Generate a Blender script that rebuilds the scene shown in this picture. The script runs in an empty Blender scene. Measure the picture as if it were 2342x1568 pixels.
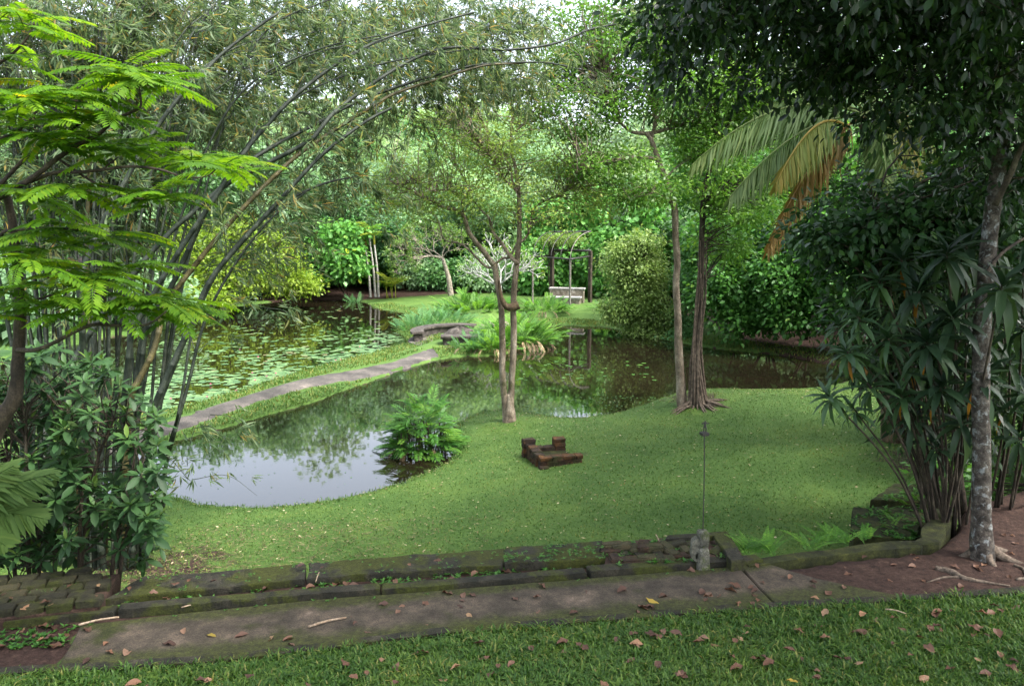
import bpy, math
import numpy as np
from mathutils import Vector, Matrix

# ------------------------------------------------------------------ camera, sky, sun, exposure
scene = bpy.context.scene
CAM = np.array([0.0, 0.0, 4.4])
PITCH = math.radians(8.11)
FV, CX, CY = 1803.0, 1171.0, 784.0            # focal length and centre in reading pixels (2342 x 1568)
cam_d = bpy.data.cameras.new('camera')
cam_d.sensor_width = 36.0
cam_d.lens = 36.0 * FV / 2342.0
cam_d.clip_start = 0.05
cam_d.clip_end = 2000
cam = bpy.data.objects.new('camera', cam_d)
scene.collection.objects.link(cam)
cam.location = CAM
cam.rotation_euler = (math.radians(90) - PITCH, 0, 0)
scene.camera = cam

SUN_EL, SUN_AZ = math.radians(58), math.radians(112)     # azimuth from +Y towards +X
world = bpy.data.worlds.new('World')
scene.world = world
world.use_nodes = True
wn = world.node_tree
wn.nodes.clear()
wo = wn.nodes.new('ShaderNodeOutputWorld')
wb = wn.nodes.new('ShaderNodeBackground')
ws = wn.nodes.new('ShaderNodeTexSky')
ws.sky_type = 'NISHITA'
ws.sun_disc = False
ws.sun_elevation = SUN_EL
ws.sun_rotation = SUN_AZ
ws.dust_density = 4.0
ws.air_density = 1.0
wh = wn.nodes.new('ShaderNodeHueSaturation')             # thin overcast: the blue is mostly washed out
wh.inputs['Saturation'].default_value = 0.5
wh.inputs['Value'].default_value = 1.0
wn.links.new(ws.outputs[0], wh.inputs['Color'])
wn.links.new(wh.outputs[0], wb.inputs[0])
wb.inputs[1].default_value = 0.15
wn.links.new(wb.outputs[0], wo.inputs[0])

sun_d = bpy.data.lights.new('sun', 'SUN')
sun_d.energy = 1.5
sun_d.angle = math.radians(14)
sun_d.color = (1.0, 0.975, 0.93)
sun = bpy.data.objects.new('sun', sun_d)
scene.collection.objects.link(sun)
sdir = Vector((math.sin(SUN_AZ) * math.cos(SUN_EL), math.cos(SUN_AZ) * math.cos(SUN_EL), math.sin(SUN_EL)))
sun.rotation_euler = sdir.to_track_quat('Z', 'Y').to_euler()
sun.location = (0, 0, 40)

vs = scene.view_settings
vs.view_transform = 'Standard'
vs.look = 'None'
vs.gamma = 1.0
vs.exposure = 2.45
vs.use_curve_mapping = False
cy = scene.cycles
cy.max_bounces = 9
cy.diffuse_bounces = 5
cy.glossy_bounces = 3
cy.transmission_bounces = 6
cy.transparent_max_bounces = 4
cy.caustics_reflective = False
cy.caustics_refractive = False
cy.sample_clamp_indirect = 6.0

# ------------------------------------------------------------------ small helpers
R = np.random.default_rng(20240611)
COL = scene.collection
ORG = {}                                                  # object name -> world position of its origin

FW = np.array([0, math.cos(PITCH), -math.sin(PITCH)])
UP = np.array([0, math.sin(PITCH), math.cos(PITCH)])
RT = np.array([1.0, 0, 0])

def ray(x, y):
    return FW * FV + RT * (x - CX) + UP * (CY - y)

def onz(x, y, z):
    d = ray(x, y)
    return CAM + d * ((z - CAM[2]) / d[2])

def at(x, y, Y):
    d = ray(x, y)
    return CAM + d * (Y / d[1])

def unit(a):
    a = np.asarray(a, float)
    return a / np.maximum(np.linalg.norm(a, axis=-1, keepdims=True), 1e-9)

def rdir(n):
    return unit(R.normal(size=(n, 3)))

def tag(o, label=None, cat=None, group=None, kind=None):
    if label: o['label'] = label
    if cat: o['category'] = cat
    if group: o['group'] = group
    if kind: o['kind'] = kind
    return o

class MB:
    """collects vertices and faces; r is a per-vertex random used for colour variation"""
    def __init__(s):
        s.v, s.q, s.t, s.r, s.n = [], [], [], [], 0
    def add(s, v, q=None, t=None, r=0.5):
        v = np.asarray(v, float).reshape(-1, 3)
        if q is not None and len(q): s.q.append(np.asarray(q, int).reshape(-1, 4) + s.n)
        if t is not None and len(t): s.t.append(np.asarray(t, int).reshape(-1, 3) + s.n)
        s.v.append(v)
        s.r.append(np.full(len(v), r) if np.isscalar(r) else np.asarray(r, float).reshape(-1))
        s.n += len(v)
    def mesh(s, name, mat, origin=(0, 0, 0), smooth=True):
        m = bpy.data.meshes.new(name)
        v = np.concatenate(s.v) - np.asarray(origin, float)
        q = np.concatenate(s.q) if s.q else np.zeros((0, 4), int)
        t = np.concatenate(s.t) if s.t else np.zeros((0, 3), int)
        m.vertices.add(len(v))
        m.vertices.foreach_set('co', v.astype(np.float32).ravel())
        lv = np.concatenate([q.ravel(), t.ravel()]).astype(np.int32)
        m.loops.add(len(lv))
        m.loops.foreach_set('vertex_index', lv)
        m.polygons.add(len(q) + len(t))
        ls = np.concatenate([np.arange(len(q)) * 4, len(q) * 4 + np.arange(len(t)) * 3]).astype(np.int32)
        m.polygons.foreach_set('loop_start', ls)
        a = m.attributes.new('rnd', 'FLOAT', 'POINT')
        a.data.foreach_set('value', np.concatenate(s.r).astype(np.float32))
        m.update(calc_edges=True)
        m.polygons.foreach_set('use_smooth', np.full(len(q) + len(t), smooth))
        if mat: m.materials.append(mat)
        return m
    def build(s, name, mat, parent=None, kind=None, smooth=True, origin=None):
        """one mesh object; top-level objects get their origin at `origin` (default: base centre)"""
        v = np.concatenate(s.v)
        if origin is None:
            origin = ORG[parent.name] if parent else np.array([v[:, 0].mean(), v[:, 1].mean(), v[:, 2].min()])
        origin = np.asarray(origin, float)
        o = bpy.data.objects.new(name, s.mesh(name, mat, origin, smooth))
        COL.objects.link(o)
        if parent:
            o.parent = parent
            o.location = origin - ORG[parent.name]
        else:
            o.location = origin
        ORG[o.name] = origin
        if kind: o['kind'] = kind
        return o

def empty(name, loc, label=None, cat=None, group=None):
    o = bpy.data.objects.new(name, None)
    o.empty_display_size = 0.2
    COL.objects.link(o)
    o.location = loc
    ORG[o.name] = np.asarray(loc, float)
    return tag(o, label, cat, group)

def place(name, mesh, parent, pos, d=None, n=(0, 0, 1), scale=1.0, spin=None):
    """an object that shares mesh data; local +X goes along d, local +Z near n"""
    o = bpy.data.objects.new(name, mesh)
    COL.objects.link(o)
    pos = np.asarray(pos, float)
    if spin is not None:
        M = spin
    else:
        x = unit(d); y = unit(np.cross(n, x)); z = np.cross(x, y)
        M = Matrix(((x[0], y[0], z[0]), (x[1], y[1], z[1]), (x[2], y[2], z[2])))
    if parent:
        o.parent = parent
        pos_l = pos - ORG[parent.name]
    else:
        pos_l = pos
    sc = scale if hasattr(scale, '__len__') else (scale, scale, scale)
    o.matrix_basis = Matrix.Translation(pos_l) @ M.to_4x4() @ Matrix.Diagonal((sc[0], sc[1], sc[2], 1))
    ORG[o.name] = pos
    return o

def spline(pts, per=6):
    p = np.asarray(pts, float)
    if len(p) < 3:
        t = np.linspace(0, 1, per + 1)[:, None]
        return p[0] * (1 - t) + p[-1] * t
    e = np.vstack([2 * p[0] - p[1], p, 2 * p[-1] - p[-2]])
    out = []
    for i in range(1, len(e) - 2):
        t = np.linspace(0, 1, per, endpoint=False)[:, None]
        a, b, c, d = e[i - 1], e[i], e[i + 1], e[i + 2]
        out.append(0.5 * (2 * b + (c - a) * t + (2 * a - 5 * b + 4 * c - d) * t ** 2 + (3 * b - a - 3 * c + d) * t ** 3))
    out.append(p[-1][None])
    return np.vstack(out)

def tube(mb, pts, rad, sides=8, r=0.5, wob=0.0, cap=True):
    p = np.asarray(pts, float)
    n = len(p)
    rad = np.interp(np.linspace(0, 1, n), np.linspace(0, 1, len(rad)), rad) if hasattr(rad, '__len__') else np.full(n, rad)
    t = unit(np.gradient(p, axis=0))
    ref = np.array([1.0, 0, 0]) if abs(t[0][0]) < 0.8 else np.array([0, 1.0, 0])
    a = np.zeros_like(p)
    a[0] = unit(np.cross(t[0], ref))
    for i in range(1, n):
        a[i] = unit(a[i - 1] - t[i] * np.dot(a[i - 1], t[i]))
    b = np.cross(t, a)
    th = np.arange(sides) * 2 * np.pi / sides
    rr = rad[:, None] * (1 + (R.normal(0, wob, (n, sides)) if wob else 0))
    v = p[:, None] + rr[..., None] * (np.cos(th)[None, :, None] * a[:, None] + np.sin(th)[None, :, None] * b[:, None])
    idx = np.arange(n * sides).reshape(n, sides)
    i0, i1 = idx[:-1], idx[1:]
    q = np.stack([i0, np.roll(i0, -1, 1), np.roll(i1, -1, 1), i1], -1).reshape(-1, 4)
    V = v.reshape(-1, 3)
    T = None
    if cap:
        V = np.vstack([V, p[-1:] + t[-1:] * rad[-1] * 0.3, p[:1] - t[:1] * rad[0] * 0.1])
        k = n * sides
        l, f = idx[-1], idx[0]
        T = np.concatenate([np.stack([l, np.roll(l, -1), np.full(sides, k)], -1), np.stack([np.roll(f, -1), f, np.full(sides, k + 1)], -1)])
    mb.add(V, q, T, r)

def leaves(mb, pos, d, nrm, L, W, shape='diamond', curl=0.15, r=None):
    """many leaves at once. diamond: 4 verts / oval, lance: 8 verts with a midrib fold"""
    pos = np.asarray(pos, float); N = len(pos)
    if N == 0: return
    d = unit(np.broadcast_to(d, (N, 3)))
    nrm = np.broadcast_to(nrm, (N, 3))
    s = unit(np.cross(d, nrm)); n = np.cross(s, d)
    L = np.broadcast_to(L, (N,))[:, None]; W = np.broadcast_to(W, (N,))[:, None]
    if r is None: r = R.random(N)
    if shape == 'diamond':
        k = [(0, 0, 0), (0.45, 0.5, 0), (1, 0, -curl), (0.45, -0.5, 0)]
        q = [[0, 1, 2, 3]]; t = []
    elif shape == 'oval':
        k = [(0, 0, 0), (0.28, .42, .04), (0.62, .46, 0), (1, 0, -curl), (0.62, -.46, 0), (0.28, -.42, .04), (.45, 0, -.05)]
        q = []; t = [[0, 6, 1], [1, 6, 2], [2, 6, 3], [3, 6, 4], [4, 6, 5], [5, 6, 0]]
    else:                                                  # long strap leaf, folded along the rib, tip bent down
        k = [(0, .07, 0), (0, -.07, 0), (.3, .42, .02), (.3, 0, -.035), (.3, -.42, .02), (.68, .40, -curl * .35), (.68, 0, -curl * .35 - .03), (.68, -.40, -curl * .35), (1, 0, -curl)]
        q = [[0, 3, 2, 0], [2, 3, 6, 5], [3, 4, 7, 6]]
        q = q[1:]
        t = [[0, 3, 2], [0, 1, 3], [1, 4, 3], [5, 6, 8], [6, 7, 8]]
    k = np.array(k)
    V = pos[:, None] + d[:, None] * (k[:, 0][None, :, None] * L[:, None]) + s[:, None] * (k[:, 1][None, :, None] * W[:, None]) + n[:, None] * (k[:, 2][None, :, None] * L[:, None])
    m = len(k)
    off = (np.arange(N) * m)[:, None, None]
    Q = (np.array(q)[None] + off).reshape(-1, 4) if q else None
    T = (np.array(t)[None] + off).reshape(-1, 3) if t else None
    mb.add(V.reshape(-1, 3), Q, T, np.repeat(r, m))

def box(mb, c, size, ax=(1, 0, 0), jit=0.0, bev=0.0, r=0.5, up=(0, 0, 1)):
    """a box with chamfered vertical and top edges, centre of the base at c"""
    x = unit(ax); z = unit(np.asarray(up, float) - x * np.dot(up, x)); y = np.cross(z, x)
    sx, sy, sz = np.asarray(size, float) / np.array([2, 2, 1])
    b = bev
    ring = lambda i, h: [(-sx + i, -sy + i + b, h), (-sx + i + b, -sy + i, h), (sx - i - b, -sy + i, h), (sx - i, -sy + i + b, h),
                         (sx - i, sy - i - b, h), (sx - i - b, sy - i, h), (-sx + i + b, sy - i, h), (-sx + i, sy - i - b, h)]
    b = max(b, 0.001)
    P = np.array(ring(0, 0) + ring(0, sz - b) + ring(b, sz))
    if jit: P = P + R.normal(0, jit, P.shape)
    V = np.asarray(c) + P[:, :1] * x + P[:, 1:2] * y + P[:, 2:] * z
    q = []
    for k in (0, 8):
        for i in range(8):
            j = (i + 1) % 8
            q.append([k + i, k + j, k + 8 + j, k + 8 + i])
    q += [[16, 17, 18, 19], [16, 19, 20, 23], [20, 21, 22, 23], [0, 3, 2, 1], [0, 7, 4, 3], [4, 7, 6, 5]]
    mb.add(V, q, None, r)

def prism(mb, poly, z0, z1, r=0.5, sub=0.0, jit=0.0):
    """a flat-topped solid over a convex-ish polygon (xy points), with its outline subdivided and roughened"""
    p = np.asarray(poly, float)[:, :2]
    if sub:
        o = []
        for i in range(len(p)):
            a, b = p[i], p[(i + 1) % len(p)]
            k = max(1, int(np.linalg.norm(b - a) / sub))
            o += [a + (b - a) * j / k for j in range(k)]
        p = np.array(o)
        p = p + R.normal(0, jit, p.shape)
    n = len(p)
    c = p.mean(0)
    inn = p + unit(c - p) * 0.012
    zz = lambda z: z(p) if callable(z) else np.full(n, z)
    V = np.vstack([np.c_[p, zz(z0)], np.c_[p, zz(z1) - min(0.012, 0.012)], np.c_[inn, zz(z1)]])
    i = np.arange(n); j = (i + 1) % n
    q = np.concatenate([np.stack([i, j, n + j, n + i], -1), np.stack([n + i, n + j, 2 * n + j, 2 * n + i], -1)])
    from mathutils.geometry import tessellate_polygon
    t = [list(x) for x in tessellate_polygon([[Vector((a[0], a[1], 0)) for a in inn]])]
    t = np.array(t) + 2 * n
    a, b, cc = V[t[:, 0]], V[t[:, 1]], V[t[:, 2]]
    flip = np.cross(b - a, cc - a)[:, 2] < 0
    t[flip] = t[flip][:, ::-1]
    area = np.sum(p[:, 0] * np.roll(p[:, 1], -1) - np.roll(p[:, 0], -1) * p[:, 1])
    if area < 0: q = q[:, ::-1]
    mb.add(V, q, t, r)

# ------------------------------------------------------------------ materials
def newmat(name):
    m = bpy.data.materials.new(name)
    m.use_nodes = True
    nt = m.node_tree
    nt.nodes.clear()
    return m, nt, nt.nodes.new('ShaderNodeOutputMaterial')

def N(nt, kind, **kw):
    n = nt.nodes.new(kind)
    for k, v in kw.items():
        if k in n.inputs: n.inputs[k].default_value = v
        else: setattr(n, k, v)
    return n

def ramp(nt, fac, stops, interp='LINEAR'):
    n = nt.nodes.new('ShaderNodeValToRGB')
    n.color_ramp.interpolation = interp
    e = n.color_ramp.elements
    while len(e) < len(stops): e.new(0.5)
    for k, (p, c) in zip(e, stops):
        k.position = p
        k.color = (*c, 1)
    nt.links.new(fac, n.inputs[0])
    return n.outputs[0]

CON = 1.7
def noise(nt, scale, detail=4, rough=0.6, vec=None, dist=0.0, contrast=False):
    n = N(nt, 'ShaderNodeTexNoise', Scale=scale, Detail=detail, Roughness=rough, Distortion=dist)
    if vec is None:
        g = nt.nodes.new('ShaderNodeNewGeometry')
        vec = g.outputs['Position']
    nt.links.new(vec, n.inputs['Vector'])
    return mathn(nt, 'ADD', mathn(nt, 'MULTIPLY', n.outputs['Fac'], CON, False), .5 - .5 * CON) if contrast else n.outputs['Fac']

def mix(nt, fac, a, b, blend='MIX'):
    n = nt.nodes.new('ShaderNodeMix')
    n.data_type = 'RGBA'
    n.blend_type = blend
    for inp, val in ((0, fac), (6, a), (7, b)):
        if hasattr(val, 'is_output'): nt.links.new(val, n.inputs[inp])
        else: n.inputs[inp].default_value = (*val, 1) if isinstance(val, tuple) else val
    return n.outputs[2]

def mathn(nt, op, a, b=0.0, clamp=True):
    n = nt.nodes.new('ShaderNodeMath')
    n.operation = op
    n.use_clamp = clamp
    for i, v in enumerate((a, b)):
        if hasattr(v, 'is_output'): nt.links.new(v, n.inputs[i])
        else: n.inputs[i].default_value = v
    return n.outputs[0]

def step(nt, v, lo, hi):
    n = nt.nodes.new('ShaderNodeMapRange')
    n.interpolation_type = 'SMOOTHSTEP'
    n.inputs['From Min'].default_value = lo
    n.inputs['From Max'].default_value = hi
    nt.links.new(v, n.inputs['Value'])
    return n.outputs[0]

def attr(nt, name='rnd'):
    return N(nt, 'ShaderNodeAttribute', attribute_name=name).outputs['Fac']

def leafmat(name, stops, rough=0.42, trans=0.35, spec=0.3, warm=(1.12, 1.15, 0.75), gain=1.0, cool=True, patch=None):
    m, nt, out = newmat(name)
    if cool: stops = [(p, (c[0] * .92 * gain, c[1] * 1.08 * gain, c[2] * 1.35 * gain)) for p, c in stops]
    c = ramp(nt, attr(nt), stops)
    nz = noise(nt, 3.0, 2)
    c = mix(nt, 0.5, c, mix(nt, nz, (.55, .6, .6), (1.4, 1.35, 1.2)), 'MULTIPLY')
    oi = nt.nodes.new('ShaderNodeObjectInfo')
    v = ramp(nt, oi.outputs['Random'], [(0, (.78, .8, .85)), (1, (1.2, 1.15, 1.0))])
    c = mix(nt, 1.0, c, v, 'MULTIPLY')
    if patch:                                              # worn and lush patches of a lawn
        c = mix(nt, 1.0, c, ramp(nt, noise(nt, patch, 4, .6, contrast=True), [(.15, (.72, .85, .75)), (.5, (1, 1, 1)), (.75, (1.25, 1.12, 1.05)), (.95, (1.6, 1.2, 1.1))]), 'MULTIPLY')
    p = N(nt, 'ShaderNodeBsdfPrincipled', Roughness=rough)
    p.inputs['Specular IOR Level'].default_value = spec
    nt.links.new(c, p.inputs['Base Color'])
    tr = nt.nodes.new('ShaderNodeBsdfTranslucent')
    nt.links.new(mix(nt, 1.0, c, warm, 'MULTIPLY'), tr.inputs[0])
    mx = N(nt, 'ShaderNodeMixShader', Fac=trans)
    nt.links.new(p.outputs[0], mx.inputs[1])
    nt.links.new(tr.outputs[0], mx.inputs[2])
    nt.links.new(mx.outputs[0], out.inputs[0])
    return m

def solid(name, stops, scale=8.0, rough=0.85, bump=0.3, bscale=40.0, moss=None, moss_lo=.5, moss_scale=2.2, spec=0.3, stretch=None, use_rnd=0.0, spots=None, edge=None, grit=70.0):
    """weathered opaque surface: noise between colours, optional moss patches and pale lichen spots, bump"""
    m, nt, out = newmat(name)
    vec = nt.nodes.new('ShaderNodeNewGeometry').outputs['Position']
    if stretch:
        mp = nt.nodes.new('ShaderNodeMapping')
        mp.inputs['Scale'].default_value = stretch
        nt.links.new(vec, mp.inputs['Vector'])
        vec2 = mp.outputs[0]
    else:
        vec2 = vec
    f = noise(nt, scale, 6, .65, vec2, contrast=True)
    if use_rnd:
        f = mathn(nt, 'ADD', mathn(nt, 'MULTIPLY', f, 1 - use_rnd), mathn(nt, 'MULTIPLY', attr(nt), use_rnd))
    c = ramp(nt, f, stops)
    if spots:
        s = step(nt, noise(nt, spots[1], 3, .55, vec, .4), spots[2] - .05, spots[2] + .07)
        c = mix(nt, s, c, spots[0])
    if moss:
        k = step(nt, noise(nt, moss_scale, 5, .65, vec), moss_lo, moss_lo + .14)
        mc = ramp(nt, noise(nt, 30, 3, .6, vec), [(.3, tuple(x * .55 for x in moss)), (.7, moss)])
        c = mix(nt, k, c, mc)
    if edge:                                               # moss along both long edges of the front path
        dp = nt.nodes.new('ShaderNodeVectorMath'); dp.operation = 'DOT_PRODUCT'
        nt.links.new(vec, dp.inputs[0]); dp.inputs[1].default_value = edge[0]
        t = mathn(nt, 'ADD', dp.outputs['Value'], mathn(nt, 'MULTIPLY', mathn(nt, 'SUBTRACT', noise(nt, 2.5, 5, .7, vec), .5, False), .42, False), False)
        e = mathn(nt, 'MAXIMUM', step(nt, t, edge[1] - .17, edge[1] - .03), mathn(nt, 'SUBTRACT', 1.0, step(nt, t, edge[2] + .02, edge[2] + .20)))
        c = mix(nt, mathn(nt, 'MULTIPLY', e, .9), c, ramp(nt, noise(nt, 26, 4, .7, vec), [(.3, (.012, .014, .005)), (.55, (.034, .040, .007)), (.75, (.055, .062, .010))]))
    gr = ramp(nt, noise(nt, grit, 4, .8, vec, contrast=True), [(.25, (.45, .45, .45)), (.5, (1, 1, 1)), (.75, (1.5, 1.45, 1.4))])
    c = mix(nt, .85, c, gr, 'MULTIPLY')
    c = mix(nt, .7, c, ramp(nt, noise(nt, 17, 5, .7, vec, contrast=True), [(.2, (.6, .6, .6)), (.5, (1, 1, 1)), (.8, (1.4, 1.38, 1.32))]), 'MULTIPLY')
    p = N(nt, 'ShaderNodeBsdfPrincipled', Roughness=rough)
    p.inputs['Specular IOR Level'].default_value = spec
    nt.links.new(c, p.inputs['Base Color'])
    b = N(nt, 'ShaderNodeBump', Strength=min(1.0, bump * 1.6), Distance=0.02)
    nt.links.new(noise(nt, bscale, 5, .7, vec2), b.inputs['Height'])
    nt.links.new(b.outputs[0], p.inputs['Normal'])
    nt.links.new(p.outputs[0], out.inputs[0])
    return m

MOSS = (.035, .05, .008)
_a, _b = onz(185, 1427, 1.2), onz(1690, 1294, 1.2)
_e = unit(_b - _a)
PN = (-_e[1], _e[0], 0.0)
PT1 = float(np.dot(PN, _a))
PT0 = float(np.dot(PN, onz(1000, 1437, 1.2)))
M = {}
M['bamboo_leaf'] = leafmat('bamboo_leaf', [(0, (.065, .12, .055)), (.45, (.12, .19, .09)), (.8, (.20, .26, .135)), (.95, (.26, .26, .09)), (1, (.40, .24, .06))], trans=.5, rough=.5, spec=.25, cool=False)
M['culm'] = solid('bamboo_culm', [(.3, (.010, .016, .010)), (.55, (.028, .038, .024)), (.8, (.095, .105, .08))], 9, .6, .25, 60, spec=.3, use_rnd=.3)
M['culm_low'] = solid('bamboo_culm_low', [(.3, (.045, .04, .015)), (.6, (.10, .085, .03)), (.85, (.16, .13, .05))], 9, .55, .25, 60, use_rnd=.3)
M['pinnate'] = leafmat('pinnate_leaf', [(0, (.04, .115, .008)), (.4, (.085, .20, .012)), (.8, (.16, .275, .016)), (.93, (.30, .26, .02)), (1, (.36, .18, .02))], trans=.55, rough=.55, spec=.2, cool=False, warm=(1.3, 1.25, .6))
M['rhodo'] = leafmat('laurel_leaf', [(0, (.02, .05, .018)), (.5, (.032, .08, .026)), (.85, (.05, .11, .03)), (1, (.15, .22, .03))], trans=.25, rough=.5, spec=.22, cool=False)
M['palm_leaf'] = leafmat('palm_leaf', [(0, (.045, .095, .022)), (.6, (.08, .14, .034)), (1, (.13, .17, .04))], trans=.4, rough=.6, spec=.15, cool=False)
M['palm_dry'] = leafmat('palm_dry_leaf', [(0, (.15, .115, .035)), (.5, (.23, .155, .045)), (1, (.29, .175, .05))], trans=.35, rough=.5, warm=(1.2, 1, .7), cool=False)
M['palm_half'] = leafmat('palm_yellowing_leaf', [(0, (.11, .19, .05)), (.6, (.19, .23, .06)), (1, (.30, .21, .05))], trans=.4, rough=.5, cool=False)
M['coco_leaf'] = leafmat('coconut_leaf', [(0, (.075, .15, .045)), (.6, (.125, .205, .07)), (1, (.18, .24, .08))], trans=.35, rough=.5, spec=.3, cool=False)
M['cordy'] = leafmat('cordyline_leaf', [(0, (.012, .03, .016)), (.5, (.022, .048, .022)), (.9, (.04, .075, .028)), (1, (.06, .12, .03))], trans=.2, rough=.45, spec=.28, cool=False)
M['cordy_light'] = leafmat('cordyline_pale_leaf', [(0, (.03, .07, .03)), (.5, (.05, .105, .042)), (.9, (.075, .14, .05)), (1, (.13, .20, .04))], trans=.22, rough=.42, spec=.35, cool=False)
M['cordy_old'] = leafmat('cordyline_old_leaf', [(0, (.25, .10, .015)), (.5, (.32, .15, .02)), (1, (.25, .07, .02))], trans=.3, cool=False)
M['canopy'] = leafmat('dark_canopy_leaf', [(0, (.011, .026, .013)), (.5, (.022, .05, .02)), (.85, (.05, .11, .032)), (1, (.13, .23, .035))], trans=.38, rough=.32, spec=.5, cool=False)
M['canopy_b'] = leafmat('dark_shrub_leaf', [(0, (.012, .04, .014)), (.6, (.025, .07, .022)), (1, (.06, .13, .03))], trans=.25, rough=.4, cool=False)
M['twin_leaf'] = leafmat('small_olive_leaf', [(0, (.08, .12, .02)), (.5, (.135, .18, .035)), (.9, (.21, .24, .05)), (1, (.32, .26, .05))], trans=.5, gain=1.42)
M['right_leaf'] = leafmat('fresh_green_leaf', [(0, (.06, .125, .015)), (.5, (.105, .19, .024)), (.9, (.17, .26, .035)), (1, (.24, .30, .04))], trans=.5, gain=1.3)
M['round_shrub'] = leafmat('round_shrub_leaf', [(0, (.10, .145, .03)), (.5, (.17, .225, .05)), (1, (.27, .30, .085))], trans=.45, gain=1.25)
M['broad'] = leafmat('broad_leaf', [(0, (.035, .105, .015)), (.5, (.07, .17, .024)), (.9, (.12, .24, .035)), (1, (.20, .29, .03))], trans=.45, rough=.42, gain=1.1)
M['vine'] = leafmat('vine_leaf', [(0, (.06, .16, .03)), (.5, (.105, .235, .045)), (.92, (.17, .30, .06)), (1, (.33, .34, .03))], trans=.45, rough=.4, gain=1.1)
M['far_a'] = leafmat('far_leaf_a', [(0, (.105, .165, .065)), (.5, (.18, .25, .115)), (1, (.27, .34, .17))], trans=.5, gain=1.42)
M['far_b'] = leafmat('far_leaf_b', [(0, (.115, .16, .07)), (.5, (.18, .225, .105)), (1, (.27, .31, .15))], trans=.5, gain=1.42)
M['far_c'] = leafmat('far_leaf_c', [(0, (.04, .095, .03)), (.5, (.07, .145, .045)), (1, (.12, .20, .06))], trans=.45, gain=1.42)
M['yellow_shrub'] = leafmat('yellow_green_leaf', [(0, (.12, .18, .014)), (.5, (.21, .28, .024)), (1, (.33, .37, .04))], trans=.45)
M['frangi'] = leafmat('frangipani_leaf', [(0, (.09, .16, .025)), (.5, (.15, .24, .04)), (1, (.24, .31, .06))], trans=.45)
M['fern'] = leafmat('fern_frond', [(0, (.05, .13, .018)), (.5, (.10, .21, .026)), (.93, (.18, .29, .035)), (1, (.28, .29, .04))], trans=.45, rough=.55, spec=.25)
M['fern_blue'] = leafmat('bluish_fern', [(0, (.05, .13, .04)), (.5, (.09, .19, .055)), (1, (.15, .26, .08))], trans=.4, rough=.6, spec=.2)
M['golden'] = leafmat('golden_palm', [(0, (.18, .22, .02)), (.5, (.30, .30, .03)), (1, (.42, .36, .05))], trans=.45)
M['weed'] = leafmat('weed_leaf', [(0, (.03, .09, .012)), (.6, (.06, .15, .02)), (1, (.11, .22, .03))], trans=.35)
M['pad'] = leafmat('lily_pad', [(0, (.06, .12, .03)), (.5, (.10, .17, .045)), (.9, (.16, .23, .07)), (1, (.18, .10, .04))], trans=.1, rough=.35, spec=.5)
M['dead'] = leafmat('fallen_leaf', [(0, (.05, .026, .018)), (.35, (.10, .05, .033)), (.7, (.18, .10, .066)), (.9, (.24, .15, .085)), (1, (.25, .18, .03))], trans=.12, rough=.6, warm=(1.1, .9, .7), cool=False)
M['dead_fine'] = leafmat('litter', [(0, (.07, .045, .025)), (.5, (.15, .105, .06)), (.75, (.28, .22, .13)), (1, (.52, .46, .30))], trans=.1, rough=.7, warm=(1.1, .9, .7), cool=False)
M['blade'] = leafmat('grass_blade', [(0, (.020, .055, .010)), (.5, (.042, .098, .016)), (.9, (.08, .145, .026)), (1, (.16, .16, .05))], trans=.35, rough=.5, spec=.25, cool=False, patch=1.6)
M['blade_mid'] = leafmat('lawn_blade', [(0, (.048, .108, .022)), (.5, (.075, .145, .032)), (.9, (.11, .178, .044)), (1, (.20, .19, .06))], trans=.35, rough=.55, spec=.2, cool=False, patch=.75)
M['petal'] = leafmat('petal', [(0, (.7, .7, .66)), (1, (.8, .8, .72))], trans=.3, warm=(1, 1, .9), cool=False)
M['petal_pink'] = leafmat('pink_petal', [(0, (.6, .12, .3)), (1, (.7, .25, .42))], trans=.3, warm=(1, 1, 1), cool=False)
M['bark_pale'] = solid('bark_pale_brown', [(.3, (.11, .085, .06)), (.55, (.21, .17, .125)), (.8, (.32, .28, .225))], 6, .9, .5, 30, moss=(.085, .08, .035), moss_lo=.56, stretch=(1, 1, .45))
M['bark_dark'] = solid('bark_dark', [(.3, (.018, .014, .010)), (.6, (.05, .038, .026)), (.85, (.10, .085, .06))], 8, .9, .5, 30, stretch=(1, 1, .4))
M['bark_mid'] = solid('bark_mid', [(.3, (.05, .035, .022)), (.6, (.12, .085, .05)), (.85, (.20, .16, .11))], 7, .9, .5, 30, stretch=(1, 1, .4))
M['bark_lichen'] = solid('bark_lichen', [(.3, (.022, .018, .014)), (.5, (.052, .043, .035)), (.75, (.105, .093, .078))], 14, .9, .4, 40, spots=((.17, .178, .174), 15, .57))
M['bark_white'] = solid('bark_white', [(.3, (.25, .25, .23)), (.7, (.48, .48, .45))], 10, .85, .3, 40)
M['bark_grey'] = solid('bark_grey', [(.3, (.13, .11, .085)), (.7, (.32, .28, .22))], 10, .85, .3, 40)
M['areca'] = solid('areca_trunk', [(.3, (.22, .21, .18)), (.7, (.42, .40, .36))], 4, .8, .3, 20, stretch=(.3, .3, 6))
M['path'] = solid('mossy_concrete', [(.12, (.020, .016, .011)), (.45, (.050, .040, .028)), (.7, (.078, .060, .043)), (.92, (.15, .115, .085))], 3.6, .95, .5, 90, moss=(.030, .036, .006), moss_lo=.56, moss_scale=1.6, edge=(PN, PT1, PT0))
M['kerb'] = solid('mossy_kerb', [(.3, (.010, .010, .006)), (.6, (.024, .022, .014)), (.85, (.052, .045, .03))], 7, .95, .8, 50, moss=(.042, .05, .007), moss_lo=.46, moss_scale=3)
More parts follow.
